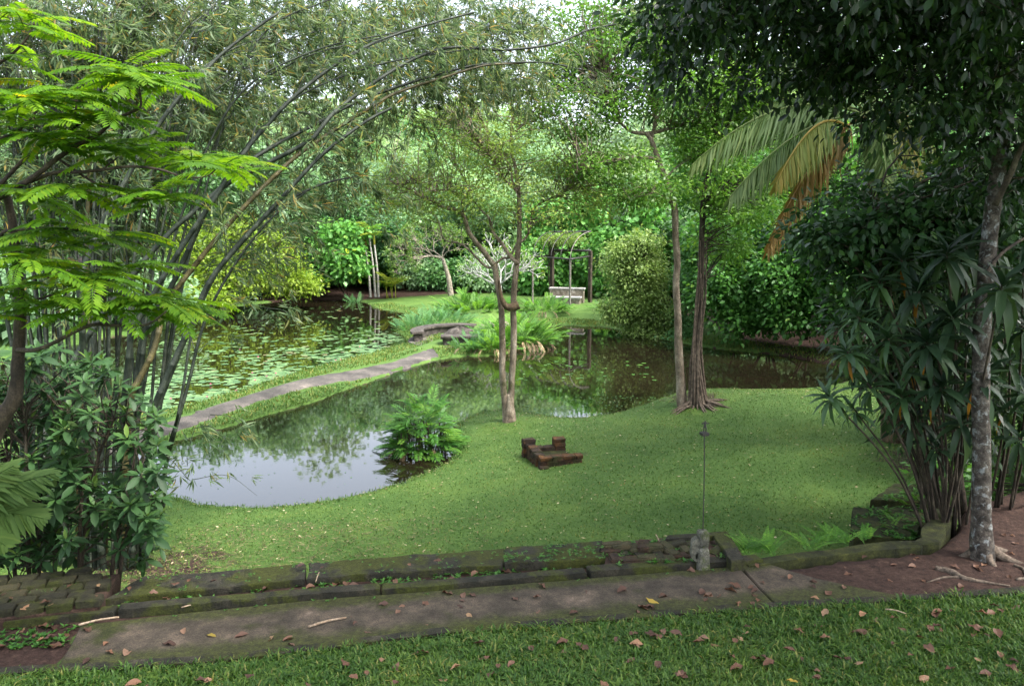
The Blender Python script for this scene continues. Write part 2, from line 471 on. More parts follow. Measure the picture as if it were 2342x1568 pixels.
M['coping'] = solid('mossy_coping', [(.3, (.013, .013, .008)), (.6, (.027, .025, .017)), (.85, (.048, .042, .03))], 6, .95, .9, 45, moss=(.045, .052, .007), moss_lo=.42, moss_scale=2.4)
M['brick_moss'] = solid('mossy_brick', [(.3, (.018, .017, .009)), (.6, (.036, .035, .015)), (.9, (.07, .052, .028))], 9, .95, .7, 50, moss=(.036, .042, .007), moss_lo=.5, moss_scale=5, use_rnd=.35)
M['brick_red'] = solid('weathered_brick', [(.25, (.014, .010, .007)), (.5, (.038, .022, .012)), (.72, (.085, .038, .012)), (.9, (.14, .06, .018))], 8, .95, .7, 50, moss=(.032, .034, .009), moss_lo=.5, moss_scale=5, use_rnd=.3)
M['soil'] = solid('red_soil', [(.3, (.035, .020, .014)), (.55, (.060, .034, .024)), (.8, (.095, .058, .042))], 5, 1.0, .8, 70, moss=(.03, .045, .01), moss_lo=.66)
M['moss'] = solid('moss_ledge', [(.3, (.012, .014, .004)), (.6, (.028, .033, .007)), (.85, (.055, .058, .012))], 7, 1.0, .8, 60)
M['stone'] = solid('finial_stone', [(.3, (.06, .06, .045)), (.6, (.12, .117, .092)), (.85, (.21, .20, .175))], 14, .9, .5, 60, moss=(.065, .085, .025), moss_lo=.52, moss_scale=9)
M['concrete'] = solid('bench_concrete', [(.3, (.10, .085, .06)), (.55, (.20, .175, .135)), (.8, (.36, .33, .28))], 5, .9, .4, 50, moss=(.09, .085, .03), moss_lo=.6)
M['concrete_top'] = solid('bench_slab', [(.3, (.20, .195, .18)), (.7, (.34, .33, .31))], 5, .85, .3, 50)
M['dark_stone'] = solid('dark_bench_stone', [(.3, (.03, .026, .022)), (.6, (.065, .056, .048)), (.85, (.12, .105, .09))], 5, .95, .6, 40)
M['terrace'] = solid('terrace_paving', [(.3, (.06, .052, .045)), (.55, (.10, .088, .075)), (.8, (.16, .14, .12))], 3, .95, .4, 40)
M['causeway'] = solid('causeway_paving', [(.3, (.035, .032, .028)), (.5, (.062, .056, .05)), (.7, (.10, .088, .076)), (.88, (.19, .16, .135))], 1.3, .95, .4, 40)
M['iron'] = solid('dark_iron', [(.3, (.012, .011, .010)), (.8, (.035, .03, .026))], 30, .6, .2, 80, spec=.5)
M['post_pale'] = solid('weathered_post', [(.3, (.09, .08, .065)), (.8, (.22, .20, .17))], 12, .85, .3, 60, spots=((.3, .3, .29), 16, .6))
M['stick'] = solid('dry_stick', [(.3, (.20, .14, .09)), (.8, (.40, .31, .22))], 20, .9, .3, 60)
M['root'] = solid('root_bark', [(.3, (.06, .045, .032)), (.8, (.16, .125, .095))], 15, .95, .4, 50)

def water_mat():
    m, nt, out = newmat('pond_water')
    c = ramp(nt, noise(nt, .12, 3), [(.35, (.006, .005, .003)), (.7, (.013, .010, .005))])
    p = N(nt, 'ShaderNodeBsdfPrincipled', Roughness=0.025, IOR=1.48)
    p.inputs['Specular IOR Level'].default_value = .5
    nt.links.new(c, p.inputs['Base Color'])
    b = N(nt, 'ShaderNodeBump', Strength=0.035, Distance=0.02)
    nt.links.new(noise(nt, 2.2, 3, .5), b.inputs['Height'])
    nt.links.new(b.outputs[0], p.inputs['Normal'])
    nt.links.new(p.outputs[0], out.inputs[0])
    return m

def ground_mat():
    m, nt, out = newmat('ground_cover')
    g = ramp(nt, noise(nt, 26, 6, .75), [(.3, (.034, .075, .014)), (.5, (.056, .11, .020)), (.68, (.085, .14, .030)), (.8, (.14, .14, .05))])
    g = mix(nt, .9, g, ramp(nt, noise(nt, .75, 4, .6, contrast=True), [(.2, (.72, .78, .7)), (.5, (1, 1, 1)), (.7, (1.25, 1.15, 1.1))]), 'MULTIPLY')
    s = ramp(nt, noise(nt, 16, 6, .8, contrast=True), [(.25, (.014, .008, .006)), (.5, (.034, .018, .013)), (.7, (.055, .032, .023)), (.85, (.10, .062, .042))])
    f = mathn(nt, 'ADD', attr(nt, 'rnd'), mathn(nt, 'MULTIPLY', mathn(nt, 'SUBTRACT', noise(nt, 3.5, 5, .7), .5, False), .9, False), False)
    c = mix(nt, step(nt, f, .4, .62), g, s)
    p = N(nt, 'ShaderNodeBsdfPrincipled', Roughness=.9)
    p.inputs['Specular IOR Level'].default_value = .2
    nt.links.new(c, p.inputs['Base Color'])
    b = N(nt, 'ShaderNodeBump', Strength=.7, Distance=.03)
    nt.links.new(noise(nt, 45, 5, .75), b.inputs['Height'])
    nt.links.new(b.outputs[0], p.inputs['Normal'])
    nt.links.new(p.outputs[0], out.inputs[0])
    return m
M['water'] = water_mat()
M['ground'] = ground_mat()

# ------------------------------------------------------------------ terrain
ZP = 1.2                                                   # top of the front path

def zxy(l, z):
    return np.array([onz(x, y, z)[:2] for x, y in l])

POND_A = np.vstack([zxy([(385, 1135), (440, 1153), (520, 1164), (640, 1163), (760, 1150), (870, 1122), (960, 1090), (1020, 1065), (1046, 1040), (1044, 1005),
                         (1040, 972), (1075, 955), (1110, 944), (1160, 940), (1210, 948), (1260, 956), (1330, 960), (1400, 955), (1470, 941), (1540, 922), (1600, 914), (1650, 914), (1720, 908),
                         (1800, 903), (1860, 893), (1950, 870), (1940, 842), (1860, 826), (1800, 815), (1700, 804), (1600, 792), (1500, 772),
                         (1390, 748), (1280, 743), (1245, 752), (1235, 785), (1150, 812), (1050, 816), (1000, 822), (930, 842), (700, 925), (390, 1012)], 0),
                    [(-9.5, 14.2), (-10, 13.2), (-7.5, 12.6)]])
POND_B = np.vstack([zxy([(400, 938), (560, 893), (700, 850), (830, 815), (938, 786), (926, 770), (905, 758), (915, 740), (930, 716), (900, 711), (860, 704), (834, 692)], 0),
                    [(-10.5, 51), (-14, 50.5), (-17, 44), (-15.5, 36), (-17, 28), (-15, 20), (-10.5, 16.6)]])
UPPER = np.vstack([zxy([(0, 1345), (130, 1325), (245, 1306), (330, 1318), (700, 1284), (1100, 1252), (1400, 1232), (1655, 1214), (1700, 1262), (1745, 1268), (1900, 1246), (2105, 1226), (2165, 1188), (2185, 1130), (2342, 1085)], 1.28),
                   [(13, 12.5), (13, -6), (-13, -6), (-13, 5.2)]])

def sdist(P, poly):
    """signed distance to a polygon, positive inside"""
    x, y = P[..., 0], P[..., 1]
    d = np.full(x.shape, 1e9)
    ins = np.zeros(x.shape, bool)
    n = len(poly)
    for i in range(n):
        a, b = poly[i], poly[(i + 1) % n]
        e = b - a
        t = np.clip(((x - a[0]) * e[0] + (y - a[1]) * e[1]) / (e @ e), 0, 1)
        d = np.minimum(d, np.hypot(x - a[0] - t * e[0], y - a[1] - t * e[1]))
        c = (a[1] > y) != (b[1] > y)
        with np.errstate(divide='ignore', invalid='ignore'):
            xi = a[0] + (y - a[1]) / (e[1] if e[1] else 1e-9) * e[0]
        ins ^= c & (x < xi)
    return np.where(ins, d, -d)

def sst(x, a, b):
    t = np.clip((x - a) / (b - a), 0, 1)
    return t * t * (3 - 2 * t)

NEAR = zxy([(-400, 1560), (0, 1528), (130, 1520), (500, 1500), (1000, 1437), (1500, 1397), (2000, 1362), (2342, 1340), (2800, 1310)], ZP)
MOUNDS = [(onz(1570, 925, .35)[:2], .28, 1.3), (onz(1163, 960, .25)[:2], .10, .7), ((7.2, 17.5), .35, 2.5), ((-2.3, 30.6), .06, 1.6)]

def wob(x, y):
    return .5 * np.sin(x * 1.7 + .6 * y) + .3 * np.sin(2.9 * y - 1.1 * x + 1) + .2 * np.sin(5.3 * x + 4.1 * y)

def height(x, y):
    x = np.asarray(x, float); y = np.asarray(y, float)
    P = np.stack([x, y], -1)
    d = np.maximum(sdist(P, POND_A), sdist(P, POND_B)) + .06 * wob(x * 1.6, y * 1.6) + .05 * wob(x * 4.3 + 2, y * 4.7)      # >0 in the water
    land = .05 + .10 * np.minimum(-d, 6) + .012 * wob(x, y)
    far = sst(y, 33, 46)
    land = land * (1 - .35 * far) + .02 * np.maximum(y - 48, 0)
    land = np.minimum(land, np.where(y < 24, .66 + .02 * wob(x * .6, y * .6), 30))
    for c, h, s in MOUNDS:
        land = land + h * np.exp(-((x - c[0]) ** 2 + (y - c[1]) ** 2) / (2 * s * s)) * sst(-d, 0, .8)
    z = np.where(d > 0, np.maximum(-.7, -.02 - .5 * d), land)
    u = sdist(P, UPPER)
    up = ZP - .035 + .13 * np.maximum(np.interp(x, NEAR[:, 0], NEAR[:, 1]) - y, 0) + .006 * wob(x * 2, y * 2)
    return z + (up - z) * sst(u, -.02, .14)

def hz(p):
    return float(height(np.array([p[0]]), np.array([p[1]]))[0])

def hit(x, y):
    """where the ray of a reading pixel meets the ground"""
    d = unit(ray(x, y))
    t = np.concatenate([np.arange(3, 30, .02), np.arange(30, 160, .1)])
    P = CAM + d * t[:, None]
    k = np.nonzero(P[:, 2] < height(P[:, 0], P[:, 1]))[0]
    p = P[k[0]] if len(k) else P[-1]
    p[2] = hz(p)
    return p

def ground_at(p):
    return np.array([p[0], p[1], hz(p)])

def grid_axis(segs):
    o = [np.arange(a, b, s) for a, b, s in segs]
    return np.concatenate(o + [[segs[-1][1]]])

gx = grid_axis([(-160, -40, 12), (-40, -16, 1.5), (-16, -7, .35), (-7, 9, .11), (9, 16, .35), (16, 40, 1.5), (40, 160, 12)])
gy = grid_axis([(-10, 3.5, .7), (3.5, 16, .085), (16, 23, .12), (23, 36, .22), (36, 60, .5), (60, 120, 5), (120, 420, 30)])
X, Y = np.meshgrid(gx, gy)
Z = height(X, Y)
P2 = np.stack([X, Y], -1)
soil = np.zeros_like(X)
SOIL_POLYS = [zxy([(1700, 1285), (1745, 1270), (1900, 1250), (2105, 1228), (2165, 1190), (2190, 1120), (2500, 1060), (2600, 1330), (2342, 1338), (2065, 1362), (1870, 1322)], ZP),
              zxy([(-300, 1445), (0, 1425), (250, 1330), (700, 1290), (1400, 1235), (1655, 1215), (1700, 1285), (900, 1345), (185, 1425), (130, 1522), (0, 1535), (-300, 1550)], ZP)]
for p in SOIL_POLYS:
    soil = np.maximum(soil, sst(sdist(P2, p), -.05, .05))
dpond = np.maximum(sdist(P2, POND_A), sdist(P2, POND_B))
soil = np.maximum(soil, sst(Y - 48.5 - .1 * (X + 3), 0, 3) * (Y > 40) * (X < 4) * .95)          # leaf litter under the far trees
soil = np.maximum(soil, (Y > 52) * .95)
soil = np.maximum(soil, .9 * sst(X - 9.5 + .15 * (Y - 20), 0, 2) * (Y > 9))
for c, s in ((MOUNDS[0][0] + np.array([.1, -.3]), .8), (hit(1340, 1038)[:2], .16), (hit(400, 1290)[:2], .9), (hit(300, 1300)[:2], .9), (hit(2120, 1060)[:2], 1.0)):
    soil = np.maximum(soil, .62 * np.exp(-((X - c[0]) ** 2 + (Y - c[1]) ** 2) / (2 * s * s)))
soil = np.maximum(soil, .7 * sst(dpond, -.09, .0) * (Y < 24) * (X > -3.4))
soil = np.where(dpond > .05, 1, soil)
mb = MB()
ny, nx = X.shape
idx = np.arange(nx * ny).reshape(ny, nx)
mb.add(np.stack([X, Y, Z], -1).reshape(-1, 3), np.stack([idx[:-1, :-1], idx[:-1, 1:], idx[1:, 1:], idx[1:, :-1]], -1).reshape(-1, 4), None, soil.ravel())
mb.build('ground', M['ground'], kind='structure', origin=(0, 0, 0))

mb = MB()
mb.add([(-30, 10.5, 0), (16, 10.5, 0), (16, 56, 0), (-30, 56, 0)], [[0, 1, 2, 3]])
mb.build('pond_water', M['water'], kind='structure', origin=(0, 0, 0))

# ------------------------------------------------------------------ front path, kerb, walls
def strip(name, poly, z0, z1, mat, parent=None, kind=None, sub=.25, jit=.006):
    m = MB(); prism(m, poly, z0, z1, sub=sub, jit=jit)
    return m.build(name, M[mat], parent, kind, smooth=False)

pth = empty('path', (0, 6, ZP)); tag(pth, kind='structure')
near = [(130, 1520), (500, 1500), (1000, 1437), (1500, 1397), (1770, 1377)]
strip('slab', zxy([(185, 1427), (700, 1372), (1690, 1294)] + near[::-1], ZP), ZP - .2, ZP, 'path', pth)
strip('slab', zxy([(1693, 1293), (1742, 1281), (1800, 1300), (1870, 1320), (1965, 1342), (2066, 1362), (1773, 1376)], ZP), ZP - .2, ZP - .006, 'path', pth)
strip('edging', np.vstack([zxy([(-300, 1545), (0, 1527), (130, 1520), (500, 1500), (1000, 1437), (1500, 1397), (1770, 1377), (2066, 1362), (2342, 1342), (2700, 1318)], ZP) + [0, .012],
                           (zxy([(-300, 1545), (0, 1527), (130, 1520), (500, 1500), (1000, 1437), (1500, 1397), (1770, 1377), (2066, 1362), (2342, 1342), (2700, 1318)], ZP) - [0, .085])[::-1]]), ZP - .2, ZP + .004, 'kerb', pth, sub=.2)

kr = empty('kerb', (0, 6.5, ZP)); tag(kr, kind='structure')
KL = zxy([(-400, 1452), (0, 1424), (265, 1398), (870, 1350), (1345, 1310), (1700, 1284), (1745, 1278)], ZP + .03)
for i in range(len(KL) - 1):
    a, b = KL[i], KL[i + 1]
    e = unit(b - a); n = np.array([-e[1], e[0]])
    a = a + e * .012; b = b - e * .012
    strip('kerbstone', [a, b, b + n * .125, a + n * .125], ZP - .15, ZP + .048 - .012 * (i % 2), 'kerb', kr, sub=.11, jit=.007)

wl = empty('retaining_wall', (-1, 7, .8), 'long low mossy retaining wall with a worn flat top behind the path', 'wall')
CW = [(zxy([(240, 1368), (700, 1322)], 1.24), zxy([(325, 1320), (705, 1287)], 1.24)), (zxy([(703, 1322), (1150, 1290)], 1.24), zxy([(708, 1287), (1152, 1252)], 1.24)), (zxy([(1153, 1290), (1385, 1276)], 1.25), zxy([(1155, 1252), (1378, 1236)], 1.25))]
for i, (f, b) in enumerate(CW):
    strip('coping', np.vstack([f, b[::-1]]), .4, 1.24 + .015 * (i == 2), 'coping', wl, sub=.14, jit=.012)
    e = unit(b[1] - b[0]); n = np.array([-e[1], e[0]])

bw = empty('brick_ledge', np.r_[zxy([(110, 1360)], 1.3)[0], 1.0], 'square mossy ledge of worn bricks beside the bamboo', 'brick ledge')
LB = zxy([(-180, 1425), (228, 1378), (268, 1302), (0, 1338), (-180, 1360)], 1.3)
strip('bed', LB, .5, 1.265, 'soil', bw, sub=.2, jit=.01)
c0, c1, c2 = onz(228, 1378, 1.3), onz(265, 1304, 1.3), onz(-180, 1423, 1.3)
e = unit((c2 - c0)[:2]); g = unit((c1 - c0)[:2])
brick_m = []
for k in range(4):
    b = MB(); box(b, (0, 0, 0), (.205, .135, .06), jit=.004, bev=.012, r=k / 3); brick_m.append(b.mesh('brick', M['brick_moss'], smooth=False))
for r_ in range(5):
    for k in range(11):
        p = c0[:2] + e * (.09 + k * .222 + (.1 if r_ % 2 else 0)) + g * (.07 + r_ * .150) * (1.0)
        if r_ == 4 and k < 1: continue
        o = place('brick', brick_m[R.integers(4)], bw, (p[0], p[1], 1.258 + R.normal(0, .008) + (.02 if r_ == 4 else 0)), np.r_[e + R.normal(0, .03, 2), R.normal(0, .02)], np.array([0, 0, 1.]), (1, 1, 1))

br = empty('broken_brick_bed', np.r_[zxy([(1480, 1265)], 1.28)[0], 1.0], 'broken bed of loose mossy bricks and weeds beside the stone finial', 'brick bed')
strip('bed', zxy([(1385, 1296), (1500, 1287), (1640, 1278), (1700, 1275), (1662, 1222), (1520, 1228), (1375, 1246)], 1.24), .5, 1.245, 'soil', br, sub=.15, jit=.01)
strip('coping', np.vstack([zxy([(1520, 1232), (1650, 1223)], 1.3), zxy([(1662, 1214), (1525, 1222)], 1.3)]), .4, 1.30, 'coping', br, sub=.12, jit=.006)
strip('coping', zxy([(1634, 1226), (1672, 1284), (1702, 1278), (1664, 1214)], 1.3), .4, 1.304, 'coping', br, sub=.12, jit=.006)
bk2 = []
for k in range(4):
    b = MB(); box(b, (0, 0, 0), (.20, .105, .065), jit=.005, bev=.012, r=k / 3); bk2.append(b.mesh('brick', M['brick_red'] if k == 1 else M['brick_moss'], smooth=False))
for x, y, z, a, tl in [(1395, 1260, 1.26, 5, 0), (1425, 1266, 1.24, 95, 0), (1422, 1248, 1.29, 8, .1), (1450, 1253, 1.27, 100, 0), (1460, 1266, 1.25, 98, .05), (1472, 1246, 1.31, 80, .1), (1492, 1250, 1.30, 5, 0), (1505, 1270, 1.25, 95, 0),
                       (1522, 1248, 1.27, 110, .05), (1534, 1262, 1.26, 112, 0), (1548, 1244, 1.27, 12, .1), (1480, 1276, 1.25, 10, 0), (1440, 1280, 1.245, 8, 0), (1405, 1276, 1.25, 96, 0), (1565, 1256, 1.25, 100, 0), (1552, 1272, 1.25, 8, 0), (1585, 1246, 1.25, 15, 0), (1520, 1280, 1.245, 10, 0), (1648, 1240, 1.25, 40, 0), (1640, 1260, 1.245, 50, 0), (1400, 1246, 1.29, 6, .05)]:
    p = onz(x, y, z); a = math.radians(a)
    place('brick', bk2[R.integers(4)], br, (p[0], p[1], z - .04), (math.cos(a), math.sin(a), tl), (0, 0, 1.))

# mossy soil edge and steps at the end of the bed
lg = empty('moss_ledge', np.r_[zxy([(1900, 1250)], 1.25)[0], .8], 'low moss covered stone edge along the bare red soil', 'ledge')
strip('edge_stone', zxy([(1706, 1286), (1746, 1279), (1900, 1259), (2105, 1240), (2108, 1222), (1900, 1243), (1750, 1264), (1704, 1272)], 1.25), .3, 1.205, 'moss', lg, sub=.35, jit=.012)
stp = empty('garden_steps', np.r_[zxy([(2060, 1190)], 1.0)[0], .6], 'mossy stone steps going down to the lawn behind the leaning stems', 'steps')
strip('step', zxy([(2085, 1246), (2150, 1236), (2185, 1165), (2140, 1160)], 1.22), .4, 1.21, 'moss', stp, sub=.15, jit=.012)
strip('step', zxy([(1945, 1222), (2082, 1232), (2140, 1160), (1950, 1158)], 1.02), .2, 1.02, 'moss', stp, sub=.15, jit=.015)
strip('step', zxy([(1990, 1142), (2120, 1146), (2140, 1108), (2045, 1104)], .84), .2, .84, 'moss', stp, sub=.15, jit=.012)

# ------------------------------------------------------------------ stone finial with rod and statuette
fb = onz(1606, 1288, 1.24); fb[2] = 1.24
S = fb[1] / FV                                             # metres per reading pixel there
fin = empty('stone_finial', fb, 'pale weathered stone finial with a pierced carved shoulder', 'finial')
def lathe_sq(mb, secs, ax=0.0, r=.5):
    """stack of rounded rectangles: (cx, cy, hx, hy, z)"""
    th = np.arange(12) * np.pi / 6 + np.pi / 12
    ca, sa = math.cos(ax), math.sin(ax)
    rows = []
    for cx_, cy_, hx, hy, z in secs:
        k = 1 / np.maximum(np.abs(np.cos(th)), np.abs(np.sin(th))) ** .8
        x = cx_ + hx * np.cos(th) * k; y = cy_ + hy * np.sin(th) * k
        rows.append(np.c_[x * ca - y * sa, x * sa + y * ca, np.full(12, z)])
    V = np.vstack(rows + [[rows[-1].mean(0)]])
    n = len(rows)
    ix = np.arange(n * 12).reshape(n, 12)
    q = np.stack([ix[:-1], np.roll(ix[:-1], -1, 1), np.roll(ix[1:], -1, 1), ix[1:]], -1).reshape(-1, 4)
    t = np.stack([ix[-1], np.roll(ix[-1], -1), np.full(12, n * 12)], -1)
    return V, q, t
def lsq(mb, secs, base, ax=0.0, r=.5):
    V, q, t = lathe_sq(mb, secs, ax)
    mb.add(V + np.asarray(base), q, t, r)
mb = MB()
H = .335
lsq(mb, [(0, 0, .062, .060, -.06), (0, 0, .060, .058, .0), (.004, 0, .052, .052, H * .30), (.0, 0, .046, .048, H * .48), (0, 0, .036, .044, H * .5), (0, 0, .036, .044, H * .53), (0, 0, .045, .050, H * .55),
         (.0, 0, .047, .052, H * .8), (-.003, 0, .049, .052, H * .93), (-.004, 0, .040, .044, H * .985), (-.004, 0, .012, .012, H)], fb, .12)
mb.build('shaft', M['stone'], fin)
mb = MB()                                                  # carved shoulder: a scrolled slab with a hole, left of the shaft
th = np.linspace(0, 2 * np.pi, 24, endpoint=False)
cxs, czs = -.070, H * .45
ro = np.c_[cxs + .050 * np.cos(th) * (1 + .10 * np.cos(3 * th + .5)), czs + .112 * np.sin(th) * (1 + .06 * np.cos(5 * th))]
ro[:, 0] = np.minimum(ro[:, 0], -.02)
ri = np.c_[-.062 + .013 * np.cos(th), H * .27 + .032 * np.sin(th)]
V = []
for y in (-.04, .04):
    V += [np.c_[ro[:, 0], np.full(24, y), ro[:, 1]], np.c_[ri[:, 0], np.full(24, y), ri[:, 1]]]
V = np.vstack(V) + fb
i = np.arange(24); j = (i + 1) % 24
q = np.concatenate([np.stack([i, j, 24 + j, 24 + i], -1), np.stack([48 + i, 72 + i, 72 + j, 48 + j], -1), np.stack([i, 48 + i, 48 + j, j], -1), np.stack([24 + i, 24 + j, 72 + j, 72 + i], -1)])
mb.add(V, q)
mb.build('scroll', M['stone'], fin, smooth=False)
top = fb + np.array([-.004, 0, H])
rod_top = at(1611, 994, fb[1] + .03)
st = empty('figurine_on_rod', top, 'small dark figurine on a plinth atop a thin iron rod in the finial', 'figurine')
mb = MB(); tube(mb, spline([top - [0, 0, .03], (top + rod_top) / 2 + [.004, 0, 0], rod_top], 8), .0052, 8); mb.build('rod', M['iron'], st)
mb = MB(); lsq(mb, [(0, 0, .034, .034, 0), (0, 0, .036, .036, .008), (0, 0, .036, .036, .026), (0, 0, .030, .030, .03), (0, 0, .014, .014, .038)], rod_top - [0, 0, .004], .3); mb.build('plinth', M['iron'], st, smooth=False)
def skin_figure(name, verts, edges, radii, mat, parent, sub=2):
    m = bpy.data.meshes.new(name)
    m.from_pydata([tuple(v) for v in verts], edges, [])
    o = bpy.data.objects.new(name, m); COL.objects.link(o)
    o.parent = parent
    md = o.modifiers.new('skin', 'SKIN'); md.use_smooth_shade = True
    for v, r_ in zip(m.skin_vertices[0].data, radii): v.radius = (r_, r_)
    m.skin_vertices[0].data[0].use_root = True
    s = o.modifiers.new('sub', 'SUBSURF'); s.levels = s.render_levels = sub
    m.materials.append(mat)
    return o
q0 = rod_top + np.array([.002, 0, .03]) - ORG[st.name]
V = [(0, 0, .052), (0, 0, .072), (.001, 0, .088), (.002, -.002, .097), (.003, -.003, .109), (-.016, 0, .084), (-.026, -.004, .072), (-.030, -.004, .090), (.018, 0, .084), (.028, -.004, .076), (.038, -.006, .090),
     (-.008, 0, .046), (-.011, -.004, .024), (-.012, 0, .002), (.008, 0, .046), (.012, -.008, .026), (.010, 0, .002)]
V = [np.array(v) + q0 for v in V]
E_ = [(0, 1), (1, 2), (2, 3), (3, 4), (2, 5), (5, 6), (6, 7), (2, 8), (8, 9), (9, 10), (0, 11), (11, 12), (12, 13), (0, 14), (14, 15), (15, 16)]
skin_figure('figure', V, E_, [.0105, .010, .011, .005, .0095, .006, .0045, .0035, .006, .0045, .0035, .0075, .006, .006, .0075, .006, .006], M['iron'], st)

# ------------------------------------------------------------------ open brick box on the lawn
A_ = hit(1178, 1046); B_ = hit(1234, 1070); C_ = hit(1332, 1056)
u = unit((C_ - B_)[:2]); v = unit((A_ - B_)[:2]); v = unit(v - u * (u @ v))
lu, lv = np.linalg.norm((C_ - B_)[:2]), np.linalg.norm((A_ - B_)[:2])
gz = min(A_[2], B_[2], C_[2])
bb = empty('brick_box', (B_[0], B_[1], gz), 'low square open box of orange mossy bricks on the lawn', 'brick box')
bkm = []
for k in range(5):
    b = MB(); box(b, (0, 0, 0), (.215, .18, .073), jit=.006, bev=.010, r=k / 4); bkm.append(b.mesh('brick', M['brick_red'], smooth=False))
def brick_row(p0, d, length, z, off, n=(0, 0, 1)):
    k = 0
    t = off
    while t + .06 < length:
        w = min(.222, length - t)
        c = p0 + d * (t + w / 2)
        o = place('brick', bkm[R.integers(5)], bb, (c[0] + R.normal(0, .004), c[1] + R.normal(0, .004), z), np.r_[d + R.normal(0, .015, 2), R.normal(0, .008)], n, (w / .222, 1, 1))
        t += w; k += 1
for c in range(4):
    z = gz - .03 + c * .076
    of = 0 if c % 2 else -.11
    if c < 3 or True:
        brick_row(B_[:2] + v * .055, u, lu, z, max(of, 0) if of >= 0 else 0.111, )
        if of < 0: place('brick', bkm[1], bb, np.r_[B_[:2] + v * .055 + u * .055, z], np.r_[u, 0], (0, 0, 1), (.5, 1, 1))
    brick_row(B_[:2] + u * .055 + v * .115, v, lv - .13, z + .002, 0 if c % 2 else .0)
    if c < 3: brick_row(B_[:2] + v * (lv - .055) + u * .0, u, lu * .92, z - .001, 0 if c % 2 else .111)
for c in range(5):                                         # raised stub at the far corner and the near corner pier
    z = gz - .03 + c * .076
    place('brick', bkm[c % 5], bb, np.r_[B_[:2] + v * (lv - .055) + u * (lu * .92 - .1), z + .003], np.r_[u, 0], (0, 0, 1), (1.0, 1.15, 1))
    if c < 5: place('brick', bkm[(c + 2) % 5], bb, np.r_[B_[:2] + v * (lv - .04) + u * .04, z + .004], np.r_[v, 0], (0, 0, 1), (.8, 1.3, 1))
for c in range(2):
    place('brick', bkm[c], bb, np.r_[B_[:2] - v * .03 + u * .06, gz - .03 + c * .076], np.r_[u, 0], (0, 0, 1), (.75, 1.2, 1))

strip('fill', [B_[:2] + u * .1 + v * .1, B_[:2] + u * lu * .93 + v * .1, B_[:2] + u * lu * .93 + v * (lv - .1), B_[:2] + u * .1 + v * (lv - .1)], gz - .1, gz + .12, 'moss', bb, sub=.1, jit=.006)
# ------------------------------------------------------------------ causeway, terrace, curved bench, boulders
CU = zxy([(240, 1000), (330, 972), (437, 940), (504, 917), (672, 866), (780, 845), (882, 823), (949, 803), (985, 794)], .2)
CL = zxy([(240, 1028), (330, 1000), (437, 968), (504, 944), (672, 893), (780, 868), (882, 849), (949, 826), (1006, 808)], .2)
CWP = np.vstack([CU, CL[::-1]])
cu, cl_ = spline(np.c_[CU, 0 * CU[:, 0]], 8)[:, :2], spline(np.c_[CL, 0 * CL[:, 0]], 8)[:, :2]
kk = np.linspace(0, 1, 6)[None, :, None]
rib = (cu[:, None] + R.normal(0, .03, cu.shape)[:, None]) * (1 - kk) + (cl_[:, None] + R.normal(0, .03, cl_.shape)[:, None]) * kk
rz_ = height(rib[..., 0], rib[..., 1]) + .03
rz_[:, 0] -= .08; rz_[:, -1] -= .08
ix = np.arange(rib.shape[0] * 6).reshape(-1, 6)
mb = MB(); mb.add(np.dstack([rib, rz_]).reshape(-1, 3), np.stack([ix[:-1, :-1], ix[:-1, 1:], ix[1:, 1:], ix[1:, :-1]], -1).reshape(-1, 4))
mb.build('causeway_path', M['causeway'], None, 'structure')
TC = np.array([-2.3, 30.6]); TZ = .20
th = np.linspace(0, 2 * np.pi, 28, endpoint=False)
strip('terrace', np.c_[TC[0] + 1.75 * np.cos(th), TC[1] + 2.2 * np.sin(th)], -.1, TZ, 'terrace', None, 'structure', sub=.5, jit=.02)
cb = empty('curved_bench', (TC[0], TC[1], TZ), 'dark curved stone bench on the round terrace', 'bench')
def arc_solid(mb, r0, r1, a0, a1, z0, z1, n=26, sy=1.3):
    a = np.radians(np.linspace(a0, a1, n))
    c = lambda r, z: np.c_[TC[0] + r * np.cos(a), TC[1] + r * sy * np.sin(a), np.full(n, z)]
    V = np.vstack([c(r0, z0), c(r1, z0), c(r1, z1), c(r0, z1)])
    i = np.arange(n - 1)
    q = np.concatenate([np.stack([k * n + i, k * n + i + 1, ((k + 1) % 4) * n + i + 1, ((k + 1) % 4) * n + i], -1) for k in range(4)] + [[[0, n, 2 * n, 3 * n]], [[n - 1, 4 * n - 1, 3 * n - 1, 2 * n - 1]]])
    mb.add(V, q[:, ::-1])
mb = MB(); arc_solid(mb, 1.22, 1.55, 62, 203, TZ - .05, TZ + .30); mb.build('bench_base', M['dark_stone'], cb, smooth=False)
mb = MB(); arc_solid(mb, 1.16, 1.66, 60, 206, TZ + .302, TZ + .38); mb.build('seat_slab', M['dark_stone'], cb, smooth=False)
sb = empty('small_curved_bench', np.r_[onz(1050, 786, TZ)[:2], TZ], 'short dark stone seat half hidden by ferns at the terrace entrance', 'bench')
p = onz(1050, 788, TZ)
mb = MB(); box(mb, p - [0, 0, .05], (1.2, .5, .33), (1, .1, 0), .012, .03); mb.build('bench_base', M['dark_stone'], sb, smooth=False)
mb = MB(); box(mb, p + [0, 0, .282], (1.36, .62, .075), (1, .1, 0), .01, .02); mb.build('seat_slab', M['dark_stone'], sb, smooth=False)
